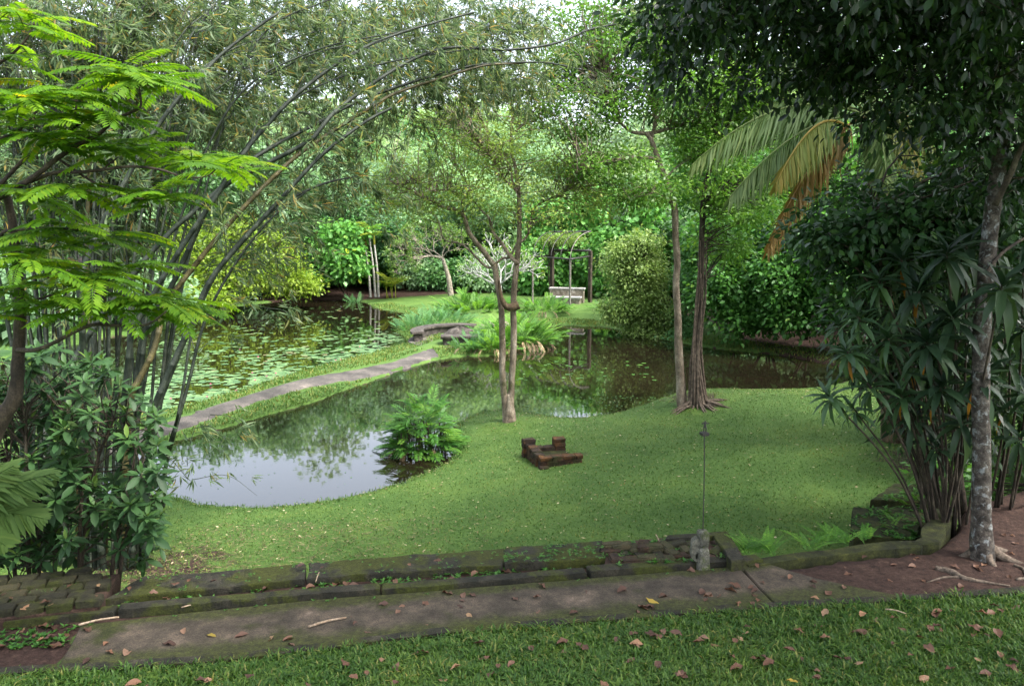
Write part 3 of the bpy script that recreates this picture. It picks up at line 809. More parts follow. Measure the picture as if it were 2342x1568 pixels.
def boulder(name, c, size, label, mat, seed, rz=0):
    r_ = np.random.default_rng(seed)
    th_, ph = np.meshgrid(np.linspace(0, 2 * np.pi, 18, endpoint=False), np.linspace(-1.2, np.pi / 2, 10))
    k = 1 + .12 * np.sin(2 * th_ + seed) + .09 * np.sin(3 * th_ + 2 * ph + seed * 2) + r_.normal(0, .03, th_.shape)
    x = size[0] * k * np.cos(ph) * np.cos(th_); y = size[1] * k * np.cos(ph) * np.sin(th_); z = size[2] * k * np.sin(ph)
    V = np.stack([x, y, z], -1).reshape(-1, 3) + c
    n, s_ = th_.shape
    ix = np.arange(n * s_).reshape(n, s_)
    q = np.stack([ix[:-1], np.roll(ix[:-1], -1, 1), np.roll(ix[1:], -1, 1), ix[1:]], -1).reshape(-1, 4)
    m = MB(); m.add(V, q)
    return tag(m.build(name, M[mat]), label, 'boulder')
boulder('boulder', onz(1052, 772, TZ + .15) + [0, .1, 0], (.62, .45, .36), 'smooth dark boulder resting beside the short stone seat', 'dark_stone', 3)
boulder('boulder', onz(1140, 752, TZ + .2), (.7, .5, .3), 'low pale boulder among ferns beyond the curved bench', 'concrete', 8)

# ------------------------------------------------------------------ pergola and stepped bench on the far bank
pf_l, pf_r = hit(1218, 694), hit(1303, 711)
pb_l, pb_r = hit(1259, 676), hit(1346, 690)
pf_l = ground_at(at(1218, 694, 43.5)); pf_r = ground_at(at(1303, 711, 41.3))
pb_l = ground_at(at(1262, 676, 46.0)); pb_r = ground_at(at(1349, 690, 43.8))
pg = empty('pergola', (pf_l + pb_r) / 2, 'dark iron pergola with arched hoops over the concrete bench', 'pergola')
hp = 2.55
for p, w, mt in ((pf_l, .075, 'post_pale'), (pf_r, .085, 'post_pale'), (pb_l, .20, 'bark_dark'), (pb_r, .18, 'bark_dark')):
    mb = MB(); box(mb, p - [0, 0, .2], (w, w, hp + .2 - (.0 if w < .1 else -.3)), (1, -.9, 0), .003, .01); mb.build('post', M[mt], pg, smooth=False)
T = lambda p, h=hp: p + np.array([0, 0, h])
ex = unit(pf_r - pf_l)
for a, b, h, r_ in ((pf_l - ex * .35, pf_r + ex * .2, hp, .04), (pb_l, pb_r, hp + .3, .07), (pf_l, pb_l, hp, .04), (pf_r, pb_r, hp, .04)):
    mb = MB(); tube(mb, spline([T(a, h), T(b, h)], 4), r_, 6); mb.build('beam', M['iron'], pg)
for k in range(5):
    a = pf_l + (pf_r - pf_l) * k / 4; b = pb_l + (pb_r - pb_l) * k / 4
    tt = np.linspace(0, 1, 14)
    pts = a + (b - a) * (1 - np.cos(tt * np.pi / 2))[:, None] + np.c_[np.zeros(14), np.zeros(14), hp + 1.35 * np.sin(tt * np.pi / 2)]
    mb = MB(); tube(mb, pts, .022, 6); mb.build('hoop', M['post_pale' if k == 4 else 'iron'], pg)
mb = MB(); tube(mb, spline([T(pb_l, hp + 1.35), T(pb_r, hp + 1.35)], 4), .05, 6); mb.build('ridge_pole', M['iron'], pg)

bc = ground_at(at(1293, 700, 43.0)); ex2 = unit(np.array([1.0, -.22, 0]))
ey2 = np.array([-ex2[1], ex2[0], 0])
sbn = empty('concrete_bench', bc, 'two tier pale concrete bench under the pergola', 'bench')
for off, hh, dx in ((0, .30, -.12), (.62, .74, .0)):
    c = bc + ey2 * off + ex2 * dx
    mb = MB(); box(mb, c - [0, 0, .25], (1.88, .58 if off == 0 else .48, hh + .25), ex2, .006, .015); mb.build('block', M['concrete'], sbn, smooth=False)
    mb = MB(); box(mb, c + [0, 0, hh + .002], (2.0, .66 if off == 0 else .56, .08), ex2, .005, .015); mb.build('slab', M['concrete_top'], sbn, smooth=False)

# ------------------------------------------------------------------ plant builders
def limb_pts(px, Y0, Y1, per=6):
    """image polyline with depth going from Y0 to Y1, given as world points"""
    k = np.linspace(0, 1, len(px))
    return spline([at(x, y, Y0 + (Y1 - Y0) * t) for (x, y), t in zip(px, k)], per)

def blob_points(blobs, n, shell=.35):
    """blobs: (centre xyz, (rx, ry, rz), weight); random points inside, denser towards the outside"""
    w = np.array([b[2] for b in blobs], float); w /= w.sum()
    which = R.choice(len(blobs), n, p=w)
    c = np.array([b[0] for b in blobs])[which]
    s = np.array([b[1] for b in blobs])[which]
    rr = (shell + (1 - shell) * R.random(n)) ** .6
    return c + rdir(n) * rr[:, None] * s

def pb(x, y, Y, rx, ry=None, rz=None, w=None):
    """blob from a reading pixel and depth; radii in metres"""
    ry = rx if ry is None else ry
    rz = rx * .7 if rz is None else rz
    return (at(x, y, Y), (rx, ry, rz), w if w else rx * rz * 1.0)

def cluster_leaves(mb, centers, nleaf, rc, L, W, shape='diamond', flat=.55, droop=.25, upb=.9, rbias=None):
    n = len(centers)
    k = np.repeat(np.arange(n), nleaf)
    off = R.normal(0, 1, (len(k), 3)) * [.5, .5, .5 * flat] * rc
    pos = centers[k] + off
    d = unit(off + R.normal(0, .35, off.shape) * rc - np.array([0, 0, droop]) * rc)
    nr = unit(R.normal(0, .45, off.shape) + [0, 0, upb])
    LL = L * R.uniform(.65, 1.25, len(k))
    r = np.clip(np.repeat(R.random(n), nleaf) * .55 + R.random(len(k)) * .45 + (R.random(len(k)) < .012) * .5, 0, 1)
    leaves(mb, pos, d, nr, LL, LL * (W / L) * R.uniform(.8, 1.2, len(k)), shape, .12, r)

def twigs(mb, anchors, centers, r0=.018, sides=4, sag=.15, every=1):
    for c in centers[::every]:
        d = np.linalg.norm(anchors - c, axis=1) + .6 * np.maximum(anchors[:, 2] - c[2], 0)
        a = anchors[np.argsort(d)[R.integers(min(9, len(d)))]]
        ln = np.linalg.norm(c - a)
        m = (a + c) / 2 + R.normal(0, .1, 3) * ln + [0, 0, sag * ln * .5]
        tube(mb, spline([a, m, c], 3), [r0 * min(1.5, .6 + ln * .35), .0035], sides, cap=False)

def tree(name, label, cat, base, limbs, blobs, ncl, nleaf, rc, L, W, leaf, bark, shape='diamond', tw=.018, flat=.55, group=None, droop=.25, sides=9, trunk_n=1, every=1, shell=.35, wobb=.03):
    """limbs: list of (points, radii); the first trunk_n are trunks"""
    t = empty(name, base, label, cat, group)
    for i, (p, r_) in enumerate(limbs):
        mb = MB(); tube(mb, p, r_, sides if i < trunk_n else 7, wob=wobb)
        mb.build('trunk' if i < trunk_n else 'limb', M[bark], t)
    anchors = np.vstack([p for p, _ in limbs])
    cen = blob_points(blobs, ncl, shell)
    mb = MB(); twigs(mb, anchors, cen, tw, every=every); mb.build('twigs', M[bark], t, 'stuff')
    mb = MB(); cluster_leaves(mb, cen, nleaf, rc, L, W, shape, flat, droop); mb.build('crown', M[leaf], t, 'stuff')
    return t

def flare(base, px0, Y, r0):
    """widened foot of a trunk"""
    return base

# ------------------------------------------------------------------ twin-trunked tree on the pond edge
b0 = hit(1165, 962); Yt = b0[1]
foot = np.array([b0[0], b0[1], b0[2] - .15])
def TL(px, dy=0.0, per=6): return limb_pts(px, Yt, Yt + dy, per)
left = np.vstack([spline([foot - [.06, 0, 0], at(1156, 930, Yt), at(1149, 850, Yt), at(1149, 790, Yt), at(1146, 700, Yt), at(1136, 640, Yt), at(1131, 604, Yt)], 6)])
right = spline([foot + [.06, .0, 0], at(1168, 935, Yt), at(1170, 880, Yt), at(1175, 780, Yt), at(1174, 700, Yt + .05), at(1178, 640, Yt + .05), at(1185, 570, Yt + .1), at(1188, 527, Yt + .1), at(1186, 437, Yt + .2), at(1178, 380, Yt + .3), at(1168, 336, Yt + .4), at(1171, 255, Yt + .6), at(1158, 228, Yt + .7), at(1149, 202, Yt + .8)], 5)
pxm = Yt / FV * .44
tw_limbs = [(left, [19 * pxm, 17 * pxm, 15.5 * pxm, 16 * pxm]), (right, [21 * pxm, 16.5 * pxm, 16 * pxm, 15 * pxm, 12 * pxm, 9 * pxm, 6 * pxm, 3 * pxm]),
            (TL([(1131, 608), (1103, 571), (1074, 534), (1066, 510), (1058, 488)], -.3, 4), [15 * pxm, 12 * pxm, 10 * pxm]), (TL([(1064, 500), (1048, 482), (1022, 477), (996, 464), (969, 450), (930, 430), (890, 410)], -1.0, 4), [9 * pxm, 6 * pxm, 1.5 * pxm]),
            (TL([(1184, 603), (1166, 585), (1150, 560), (1127, 530), (1118, 498), (1100, 480), (1077, 448), (1068, 420), (1040, 380)], .8, 4), [12 * pxm, 10 * pxm, 7 * pxm, 3 * pxm, 1.2 * pxm]),
            (TL([(1060, 494), (1056, 462), (1042, 445), (1016, 434), (989, 437), (960, 420)], -1.0, 4), [6.5 * pxm, 5 * pxm, 2 * pxm]),
            (TL([(1128, 612), (1108, 607), (1060, 561), (1016, 547), (1000, 500), (962, 474), (925, 460), (880, 455)], 1.2, 4), [8 * pxm, 5 * pxm, 3 * pxm, 1.2 * pxm]),
            (TL([(1131, 606), (1150, 590), (1166, 588), (1180, 560)], .3, 4), [7 * pxm, 5 * pxm]),
            (TL([(1190, 555), (1208, 535), (1214, 505), (1221, 477), (1251, 457), (1292, 437), (1313, 417), (1350, 390)], .9, 4), [6.5 * pxm, 4.5 * pxm, 3.5 * pxm, 1.5 * pxm]),
            (TL([(1186, 440), (1160, 417), (1134, 376), (1107, 339), (1080, 300)], -.7, 4), [7 * pxm, 5 * pxm, 3 * pxm, 1.2 * pxm]),
            (TL([(1184, 440), (1172, 415), (1167, 380), (1147, 350), (1120, 323), (1100, 260)], .7, 4), [7 * pxm, 5 * pxm, 3 * pxm, 1.2 * pxm]),
            (TL([(1170, 310), (1200, 280), (1225, 250), (1260, 215), (1290, 190)], .5, 4), [6 * pxm, 4 * pxm, 1.5 * pxm])]
blobs = [pb(930, 400, Yt - .6, .9, 1.0, .5), pb(1400, 340, Yt + .8, .9, 1.0, .5), pb(1010, 240, Yt, .9, .9, .5), pb(1190, 170, Yt + .6, 1.1, 1.0, .4), pb(980, 430, Yt - .8, 1.3, 1.2, .55), pb(1080, 350, Yt, 1.3, 1.3, .6), pb(1200, 340, Yt + .3, 1.4, 1.3, .7), pb(1320, 400, Yt + .6, 1.1, 1.1, .5), pb(1130, 240, Yt + .4, 1.2, 1.2, .6),
         pb(1260, 240, Yt + .5, 1.1, 1.0, .6), pb(920, 480, Yt, .8, .9, .4), pb(1040, 520, Yt + .6, 1.0, 1.0, .35, .25), pb(1240, 480, Yt, 1.1, 1.0, .35, .3), pb(1380, 450, Yt + .5, .8, .8, .35), pb(1050, 290, Yt - .5, 1.0, 1.0, .5), pb(1150, 440, Yt - .3, 1.5, 1.0, .4, .4)]
tt = tree('twin_trunk_tree', 'slender twin trunk tree with pale brown bark and sparse leaves at the pond edge', 'tree', b0, tw_limbs, blobs, 760, 30, .40, .075, .036, 'twin_leaf', 'bark_pale', tw=.012, trunk_n=2, sides=12)
mb = MB(); tube(mb, limb_pts([(1186, 697), (1172, 702), (1158, 700), (1148, 684), (1143, 660), (1141, 640)], Yt - .12, Yt - .2, 5), [.10, .085, .06, .04, .02], 9, wob=.06); mb.build('limb', M['bark_mid'], tt)
mb = MB(); tube(mb, spline([foot - [0, 0, .1], foot + [0, 0, .12], foot + [.0, 0, .45], foot + [-.0, 0, .75]], 5), [.24, .165, .11, .06], 14, wob=.04); mb.build('trunk_foot', M['bark_pale'], tt)

# ------------------------------------------------------------------ pair of trees on the mound
b1 = hit(1560, 927); Yr = b1[1]; pxr = Yr / FV * .76
def RL(px, dy=0.0, per=5, y0=0.0): return limb_pts(px, Yr + y0, Yr + y0 + dy, per)
t1 = np.vstack([[b1 - [0, 0, .2]], RL([(1560, 925), (1557, 880), (1552, 800), (1550, 720), (1546, 650), (1549, 600), (1545, 540), (1543, 480), (1530, 430), (1518, 400), (1500, 350), (1489, 320), (1478, 305)], .6)])
r_limbs = [(t1, [17 * pxr, 13 * pxr, 10.5 * pxr, 10 * pxr, 10 * pxr, 9 * pxr, 8 * pxr, 6.5 * pxr]),
           (RL([(1498, 363), (1475, 360), (1453, 360), (1403, 366), (1352, 378), (1320, 395)], -1.0, y0=.4), [5.5 * pxr, 4.5 * pxr, 1.5 * pxr]),
           (RL([(1478, 306), (1503, 302), (1537, 292), (1561, 286), (1605, 286), (1622, 299), (1656, 306), (1700, 300)], 1.0, y0=.6), [6 * pxr, 5 * pxr, 2 * pxr]),
           (RL([(1478, 306), (1455, 304), (1440, 299), (1419, 279), (1412, 249), (1390, 200), (1370, 140)], -.8, y0=.6), [6 * pxr, 4 * pxr, 1.5 * pxr]),
           (RL([(1489, 320), (1500, 270), (1495, 210), (1510, 150), (1500, 80), (1480, 20)], .6, y0=.6), [6 * pxr, 4 * pxr, 1.5 * pxr]),
           (RL([(1540, 470), (1510, 445), (1470, 440), (1440, 455)], -.8, y0=.3), [3.5 * pxr, 1.2 * pxr])]
blobs = [pb(1400, 130, Yr + .5, 1.5, 1.4, .8), pb(1330, 250, Yr - .2, 1.1, 1.1, .6), pb(1500, 200, Yr + .6, 1.5, 1.4, .7), pb(1470, 30, Yr + .6, 1.6, 1.5, .9), pb(1600, 230, Yr + 1, 1.2, 1.3, .6),
         pb(1300, 160, Yr + .5, .8, .9, .5), pb(1340, 60, Yr + .8, 1.0, 1, .7), pb(1400, 380, Yr - .3, 1.1, 1.0, .35, .5), pb(1640, 330, Yr + 1.2, 1.0, 1.2, .5), pb(1480, 440, Yr - .2, .7, .7, .3, .3), pb(1560, 80, Yr + 1, 1.3, 1.3, .8)]
tree('pale_trunk_tree', 'tall crooked pale trunk tree with light green crown on the mound', 'tree', b1, r_limbs, blobs, 620, 48, .38, .10, .05, 'right_leaf', 'bark_pale', tw=.015, sides=11)

b2 = hit(1594, 924); Y2 = b2[1]
t2 = np.vstack([[b2 - [0, 0, .2]], limb_pts([(1594, 922), (1588, 860), (1592, 790), (1600, 710), (1604, 620), (1606, 520), (1612, 430), (1640, 340), (1672, 275), (1696, 252)], Y2, Y2 + .8, 5)])
r2 = [(t2, [15 * pxr, 11 * pxr, 10 * pxr, 9 * pxr, 8 * pxr, 6 * pxr, 4 * pxr]),
      (limb_pts([(1630, 360), (1690, 345), (1750, 330)], Y2 + .5, Y2 + .8), [5 * pxr, 2 * pxr]), (limb_pts([(1672, 275), (1700, 250), (1753, 242), (1800, 220)], Y2 + .8, Y2 + 1.4), [6 * pxr, 2 * pxr]),
      (limb_pts([(1640, 330), (1635, 250), (1629, 198), (1690, 196), (1756, 198)], Y2 + .6, Y2 + 1), [5 * pxr, 3 * pxr, 1.2 * pxr]), (limb_pts([(1607, 470), (1640, 440), (1690, 430)], Y2 + .4, Y2 + .2), [4 * pxr, 1.2 * pxr])]
blobs = [pb(1690, 190, Y2 + 1, 1.4, 1.4, .7), pb(1780, 280, Y2 + 1.6, 1.2, 1.3, .6), pb(1640, 410, Y2 + .6, .9, 1.0, .5), pb(1700, 470, Y2 + .4, 1.0, 1.0, .5), pb(1600, 330, Y2 + .6, .7, .8, .4), pb(1740, 80, Y2 + 1.4, 1.6, 1.5, .9), pb(1650, 560, Y2 + 1.2, .6, .8, .35, .3)]
rt_ = tree('rooted_dark_tree', 'dark trunk tree wrapped in tangled aerial roots on the mound', 'tree', b2, r2, blobs, 420, 46, .38, .10, .055, 'right_leaf', 'bark_dark', tw=.015, sides=11)
for k in range(20):
    a = R.uniform(-2.9, .6); rr = R.uniform(.35, .95)
    e = b2[:2] + rr * np.array([math.cos(a), math.sin(a)]); e = np.r_[e, hz(e) + .0]
    h = R.uniform(.5, 4.2)
    tc = lambda hh: np.array([np.interp(b2[2] + hh, t2[:, 2], t2[:, 0]) + .10 * math.cos(a), np.interp(b2[2] + hh, t2[:, 2], t2[:, 1]) + .10 * math.sin(a), b2[2] + hh])
    mb = MB(); tube(mb, spline([tc(h), tc(h * .7) + R.normal(0, .02, 3), tc(h * .4) + R.normal(0, .03, 3), b2 + [.2 * math.cos(a), .2 * math.sin(a), .12], (b2 + e) / 2 + [0, 0, .05], e + [0, 0, -.03]], 4), [.008, .016, .022, .028, .03, .008], 6, wob=.08)
    mb.build('root', M['root'], rt_)

# ------------------------------------------------------------------ bamboo
BB = hit(300, 1312)
bam = empty('bamboo_clump', BB, 'huge bamboo clump with dark culms arching over the pond', 'bamboo')
def bpath(px, Ys):
    k = np.linspace(0, 1, len(px))
    Yk = np.interp(k, np.linspace(0, 1, len(Ys)), Ys)
    return spline([at(x, y, Y_) for (x, y), Y_ in zip(px, Yk)], 6)
culms = []
def culm(px, Ys, w0, w1, base=None, leafy=.35):
    p = bpath(px, Ys)
    if base is not None: p = np.vstack([spline([base - [0, 0, .1], base + (p[0] - base) * .45 + [0, 0, .25], p[0]], 5)[:-1], p])
    culms.append((p, w0, w1, leafy))
def gb(x, y):
    p = hit(x, y); return p
culm([(300, 900), (352, 800), (297 + 80, 700), (418, 642), (526, 509), (639, 392), (710, 334), (848, 246), (906, 213), (1023, 175), (1110, 150), (1200, 145)], [9, 9.5, 10.5, 12], .036, .010, gb(282, 1300))
culm([(150, 860), (200, 770), (297, 638), (380, 540), (468, 463), (564, 375), (626, 334), (731, 279), (814, 234), (918, 196), (1002, 171), (1085, 150), (1169, 144), (1252, 144), (1330, 160)], [8.8, 9.5, 11, 12.5], .034, .008, gb(240, 1302))
culm([(352, 930), (396, 830), (437, 742), (480, 642), (551, 555), (647, 450), (727, 363), (793, 309), (848, 271), (900, 245)], [8.8, 9.3, 10], .038, .015, gb(330, 1300))
culm([(360, 930), (405, 820), (450, 715), (500, 615), (560, 540), (640, 470), (740, 420), (840, 400)], [9.2, 9.8, 11], .034, .010, gb(322, 1296))
culm([(180, 640), (230, 520), (300, 390), (347, 309), (405, 229), (468, 163), (510, 121), (576, 71), (650, 20)], [8.6, 9.2, 10], .036, .014, gb(225, 1298))
culm([(300, 760), (400, 590), (500, 440), (564, 342), (610, 288), (668, 225), (752, 159), (835, 108), (918, 75), (1002, 50), (1100, 25)], [9, 9.5, 11], .035, .010, gb(262, 1300))
culm([(330, 760), (400, 640), (493, 446), (600, 380), (710, 321), (747, 275), (793, 234), (877, 175), (960, 129), (1044, 108), (1150, 115), (1269, 100), (1352, 67), (1453, 50), (1514, 45), (1560, 50)], [9.2, 9.6, 11.5, 13.5], .033, .007, gb(300, 1304))
culm([(405, 960), (420, 880), (433, 790), (450, 700)], [9.0, 9.3], .022, .012, gb(372, 1160), 0)
culm([(396, 1000), (430, 880), (470, 730), (540, 600), (620, 500), (700, 440)], [9.2, 10], .026, .008, gb(368, 1210))
for i in range(58):
    bx = R.uniform(60, 335); by = 1306 - R.uniform(0, 40) - max(0, 200 - bx) * .1
    base = gb(bx, by)
    Yb = base[1] + R.uniform(0, .7)
    fan = (bx - 190) / 150 + R.normal(0, .30)
    x1 = bx + 18 + fan * 26; x2 = x1 + fan * 62 + R.normal(0, 12); x3 = x2 + fan * 120 + 15
    top = R.uniform(60, 330)
    culm([(x1, 900), (x2, 560), (x3, top), (x3 + fan * 160 + 20, top - 120), (x3 + fan * 360 + 40, top - 170)], [Yb, Yb + .4, Yb + 1.2], R.uniform(.015, .028), .007, base, .4)
tips = []
for i, (p, w0, w1, lf) in enumerate(culms):
    n = len(p)
    seg = np.r_[0, np.cumsum(np.linalg.norm(np.diff(p, axis=0), axis=1))]
    T_ = seg[-1]
    node = np.arange(0, T_, .34)
    s = np.sort(np.r_[np.arange(0, T_, .17), node + .012, node + .026])
    q = np.stack([np.interp(s, seg, p[:, k]) for k in range(3)], -1)
    rad = w0 + (w1 - w0) * (s / T_) ** 1.3
    m = s[:, None] - node[None]
    rad = np.where(np.any(np.abs(m - .012) < .004, 1), rad * 1.16, rad)
    mb = MB(); tube(mb, q, rad * (1.15 if i < 9 else 1), 8, r=R.random() if i > 8 else 0.1); mb.build('culm', M['culm'] if i % 9 else M['culm_low'], bam)
    if lf:
        for d in np.arange(T_ * (.6 if i < 9 else lf + .08), T_, .5):
            tips.append((np.array([np.interp(d, seg, p[:, k]) for k in range(3)]), d / T_, unit(np.array([np.interp(min(d + .1, T_), seg, p[:, k]) - np.interp(max(d - .1, 0), seg, p[:, k]) for k in range(3)]))))
mb_t, pos, dr, ln = MB(), [], [], []
def bam_spray(a, d0, length, nfan):
    """a drooping side branch carrying fans of hanging leaves"""
    e = a + d0 * length - np.array([0, 0, .22 * length])
    m = a + d0 * length * .55 + np.array([0, 0, .10 * length])
    c = spline([a, m, e], 5)
    tube(mb_t, c, [.006, .002], 3, cap=False)
    for f in range(nfan):
        o = c[R.integers(2, len(c))] + R.normal(0, .07, 3)
        k = R.integers(5, 9)
        fd = unit(d0 + R.normal(0, .45, 3) - [0, 0, .45])
        pos.append(np.repeat(o[None], k, 0) + R.normal(0, .012, (k, 3)))
        dr.append(unit(fd + R.normal(0, .42, (k, 3)) - [0, 0, .18])); ln.append(R.uniform(.10, .21, k))
for a, f, tg in tips:
    for _ in range(1 if f < .6 else 2):
        d0 = unit(tg * .5 + R.normal(0, .75, 3) + [0, .35, .1])
        bam_spray(a, d0, R.uniform(.35, .95) * (1.1 if f > .5 else .8), R.integers(4, 8))
for x, y, Yq, sx, sy, n in [(120, 70, 11, 130, 80, 110), (420, 60, 12, 160, 70, 170), (700, 60, 13, 180, 70, 170), (950, 40, 14, 150, 60, 110), (480, 230, 12.5, 140, 90, 120), (650, 480, 12.5, 120, 90, 50), (300, 330, 11.8, 150, 120, 80), (1120, 60, 14.5, 120, 60, 70), (760, 380, 13, 110, 70, 40), (900, 130, 13.5, 160, 60, 70), (600, 300, 13, 160, 80, 60), (200, 180, 11.5, 150, 80, 60), (1000, 120, 14, 170, 60, 110), (850, 260, 13.5, 120, 50, 40), (1230, 40, 14.5, 90, 50, 30), (700, 160, 13, 150, 60, 80), (1110, 190, 14.2, 110, 35, 60), (980, 220, 14, 120, 40, 40), (560, 620, 11, 60, 60, 16), (1200, 180, 13.5, 120, 40, 24), (120, 300, 11, 100, 180, 50), (450, 990, 9.3, 30, 40, 4), (430, 1080, 9.2, 20, 40, 4)]:
    for _ in range(n):
        a = at(x + R.normal(0, sx * .55), y + R.normal(0, sy * .6), Yq + R.normal(0, .7))
        bam_spray(a, unit(R.normal(0, 1, 3) * [1, 1, .5] + [.3, 0, 0]), R.uniform(.4, .8), R.integers(5, 9))
mb_t.build('twigs', M['culm'], bam, 'stuff')
pos, dr, ln = np.vstack(pos), np.vstack(dr), np.concatenate(ln)
mb = MB(); leaves(mb, pos, dr, unit(R.normal(0, .6, pos.shape) + [0, -.2, .8]), ln, ln * .125, 'diamond', .10); mb.build('foliage', M['bamboo_leaf'], bam, 'stuff')
print('bamboo leaves', len(pos))

# ------------------------------------------------------------------ fronds
def pinnate(mb, L, pairs, ll, lw, ang=65, droop=.25, sag=.15, vee=.15, seed=0, shape='diamond', taper='leaf', rach=.004, curl=.1, rr=None, start=.12, ragged=.0):
    """a feather leaf along +X: rachis arching down by `droop`, leaflets in two rows"""
    s = np.linspace(start, 1, pairs)
    ax = lambda t: np.stack([L * t * (1 - .08 * droop * t), 0 * t, L * (.10 * droop * t * 2 - droop * t ** 2)], -1)
    tube(mb, ax(np.linspace(0, 1, 9)), [rach, rach * .35], 4, r=.3, cap=False)
    c = ax(s); tn = unit(np.gradient(ax(np.linspace(0, 1, 50)), axis=0)); tn = np.stack([np.interp(s, np.linspace(0, 1, 50), tn[:, k]) for k in range(3)], -1)
    prof = {'leaf': .55 + .45 * np.sin(np.pi * np.clip(s * .95, 0, 1)), 'palm': np.clip(np.sin(np.pi * np.clip(.12 + .82 * s, 0, 1)), .15, 1), 'fern': np.clip(1.12 - s, .06, 1)}[taper]
    for sg in (-1, 1):
        a = np.radians(ang * (1 - .35 * s) + R.normal(0, 4, pairs))
        lat = np.array([0, sg, 0.])
        d = tn * np.cos(a)[:, None] + lat * np.sin(a)[:, None] + np.array([0, 0, vee - sag])
        n = np.array([0, 0, 1.]) + lat * -.35 + R.normal(0, .12, (pairs, 3))
        l_ = ll * prof * R.uniform(.88, 1.1, pairs)
        if ragged: l_ = l_ * (R.random(pairs) > ragged)
        leaves(mb, c, d, n, l_, lw * (.5 + .5 * prof), shape, curl, np.clip((R.random() if rr is None else rr) * .6 + R.random(pairs) * .4, 0, 1))

def frond_set(name, mat, n, **kw):
    out = []
    for k in range(n):
        b = MB(); kk = dict(kw)
        kk['droop'] = kw.get('droop', .25) * R.uniform(.6, 1.5)
        pinnate(b, rr=(k + .5) / n, **kk); out.append(b.mesh(name, mat))
    return out

# ------------------------------------------------------------------ bright feather-leaved tree
ft = empty('feather_leaf_tree', ground_at(np.array([-3.9, 4.6, 0])), 'bright lime green tree with layered feathery leaves in front of the bamboo', 'tree')
Yf = 5.2
fl = [([(-60, 1320), (-45, 1100), (0, 965), (25, 925), (38, 880), (42, 800), (46, 720), (40, 620), (30, 520), (15, 440)], 5.2, 5.3, [.06, .05, .035, .025]),
      ([(-40, 470), (0, 451), (26, 436), (78, 404), (131, 362), (183, 328), (222, 310), (261, 276), (301, 256), (322, 242), (318, 200)], 5.2, 5.0, [.022, .014, .006]),
      ([(70, 415), (125, 395), (183, 394), (235, 388), (301, 381), (366, 388), (418, 404), (470, 404), (497, 383)], 5.2, 4.9, [.013, .009, .004]),
      ([(-20, 440), (5, 417), (52, 368), (105, 326), (157, 300), (209, 263), (261, 237), (300, 190)], 5.3, 5.2, [.016, .011, .004]),
      ([(157, 300), (172, 260), (176, 215), (178, 190)], 5.25, 5.25, [.008, .004]), ([(0, 540), (21, 527), (131, 522), (230, 530)], 5.2, 5.0, [.014, .010, .004]),
      ([(40, 800), (80, 800), (118, 786), (202, 745), (260, 744), (323, 744), (350, 735), (380, 712)], 5.2, 4.8, [.016, .011, .004]),
      ([(-30, 330), (0, 318), (40, 300), (75, 265), (100, 235)], 5.2, 5.2, [.014, .005]), ([(235, 388), (250, 375), (270, 360)], 5.1, 5.1, [.007, .004]), ([(131, 362), (220, 420), (300, 450), (330, 455)], 5.2, 5.0, [.009, .004]),
      ([(-30, 160), (20, 130), (60, 90), (80, 50)], 5.4, 5.4, [.012, .004]), ([(45, 700), (100, 680), (180, 660), (250, 650)], 5.2, 5.0, [.012, .004])]
for i, (px, a, b, rd) in enumerate(fl):
    mb = MB(); tube(mb, limb_pts(px, a, b, 5), rd, 7, wob=.05); mb.build('trunk' if i == 0 else 'limb', M['bark_dark'], ft)
fm = frond_set('leaf', M['pinnate'], 8, L=.38, pairs=16, ll=.088, lw=.027, ang=70, droop=.32, sag=.20, vee=.04, taper='leaf')
ros = [(318, 175, 13), (345, 195, 8), (280, 165, 9), (478, 368, 12), (520, 385, 8), (440, 375, 6), (335, 445, 11), (375, 455, 6), (385, 690, 13), (430, 698, 9), (340, 690, 7), (110, 215, 10), (170, 225, 9), (50, 225, 9), (90, 320, 9), (230, 265, 9), (200, 330, 9), (60, 440, 9), (150, 430, 8),
       (140, 520, 9), (240, 545, 9), (60, 600, 9), (165, 620, 9), (110, 690, 8), (225, 640, 9), (30, 540, 7), (255, 700, 8), (25, 20, 9), (75, 60, 7), (10, 120, 7), (20, 270, 7), (300, 345, 8), (60, 720, 7), (180, 700, 7), (290, 610, 7), (20, 660, 7), (100, 570, 7), (260, 330, 7)]
for x, y, n in [(a, b, int(c * 1.2)) for a, b, c in ros]:
    c = at(x, y, Yf + R.normal(-.1, .18))
    a0 = R.uniform(0, 6.28)
    for k in range(n):
        a = a0 + k * 2.4
        d = np.array([math.cos(a), math.sin(a) * .9, R.uniform(-.05, .42)])
        place('leaf', fm[min(7, int(R.beta(2, 2.4) * 8))], ft, c + R.normal(0, .03, 3), d, (R.normal(0, .15), R.normal(0, .15), 1), R.uniform(.7, 1.15))

# ------------------------------------------------------------------ laurel-like shrub below the bamboo
sh = empty('laurel_shrub', ground_at(onz(150, 1330, .9)), 'dark green laurel like shrub with whorled leaves below the bamboo', 'shrub')
wm = []
for k in range(7):
    b = MB(); n = R.integers(9, 13)
    a = np.arange(n) * 2.4 + R.uniform(0, 6); el = np.linspace(.9, -.45, n) + R.normal(0, .12, n)
    d = np.c_[np.cos(a) * np.cos(el), np.sin(a) * np.cos(el), np.sin(el)]
    L = R.uniform(.10, .155, n) * np.linspace(.65, 1.05, n)
    leaves(b, d * .01 + [0, 0, .02] * np.linspace(1, 0, n)[:, None], d, np.c_[-d[:, 0] * .5, -d[:, 1] * .5, np.ones(n)], L, L * .40, 'lance', .18, np.clip(R.random() * .35 + np.linspace(.62, 0, n) ** 1.0, 0, 1))
    wm.append(b.mesh('leaf_whorl', M['rhodo']))
root = ORG[sh.name]
stem_ends = []
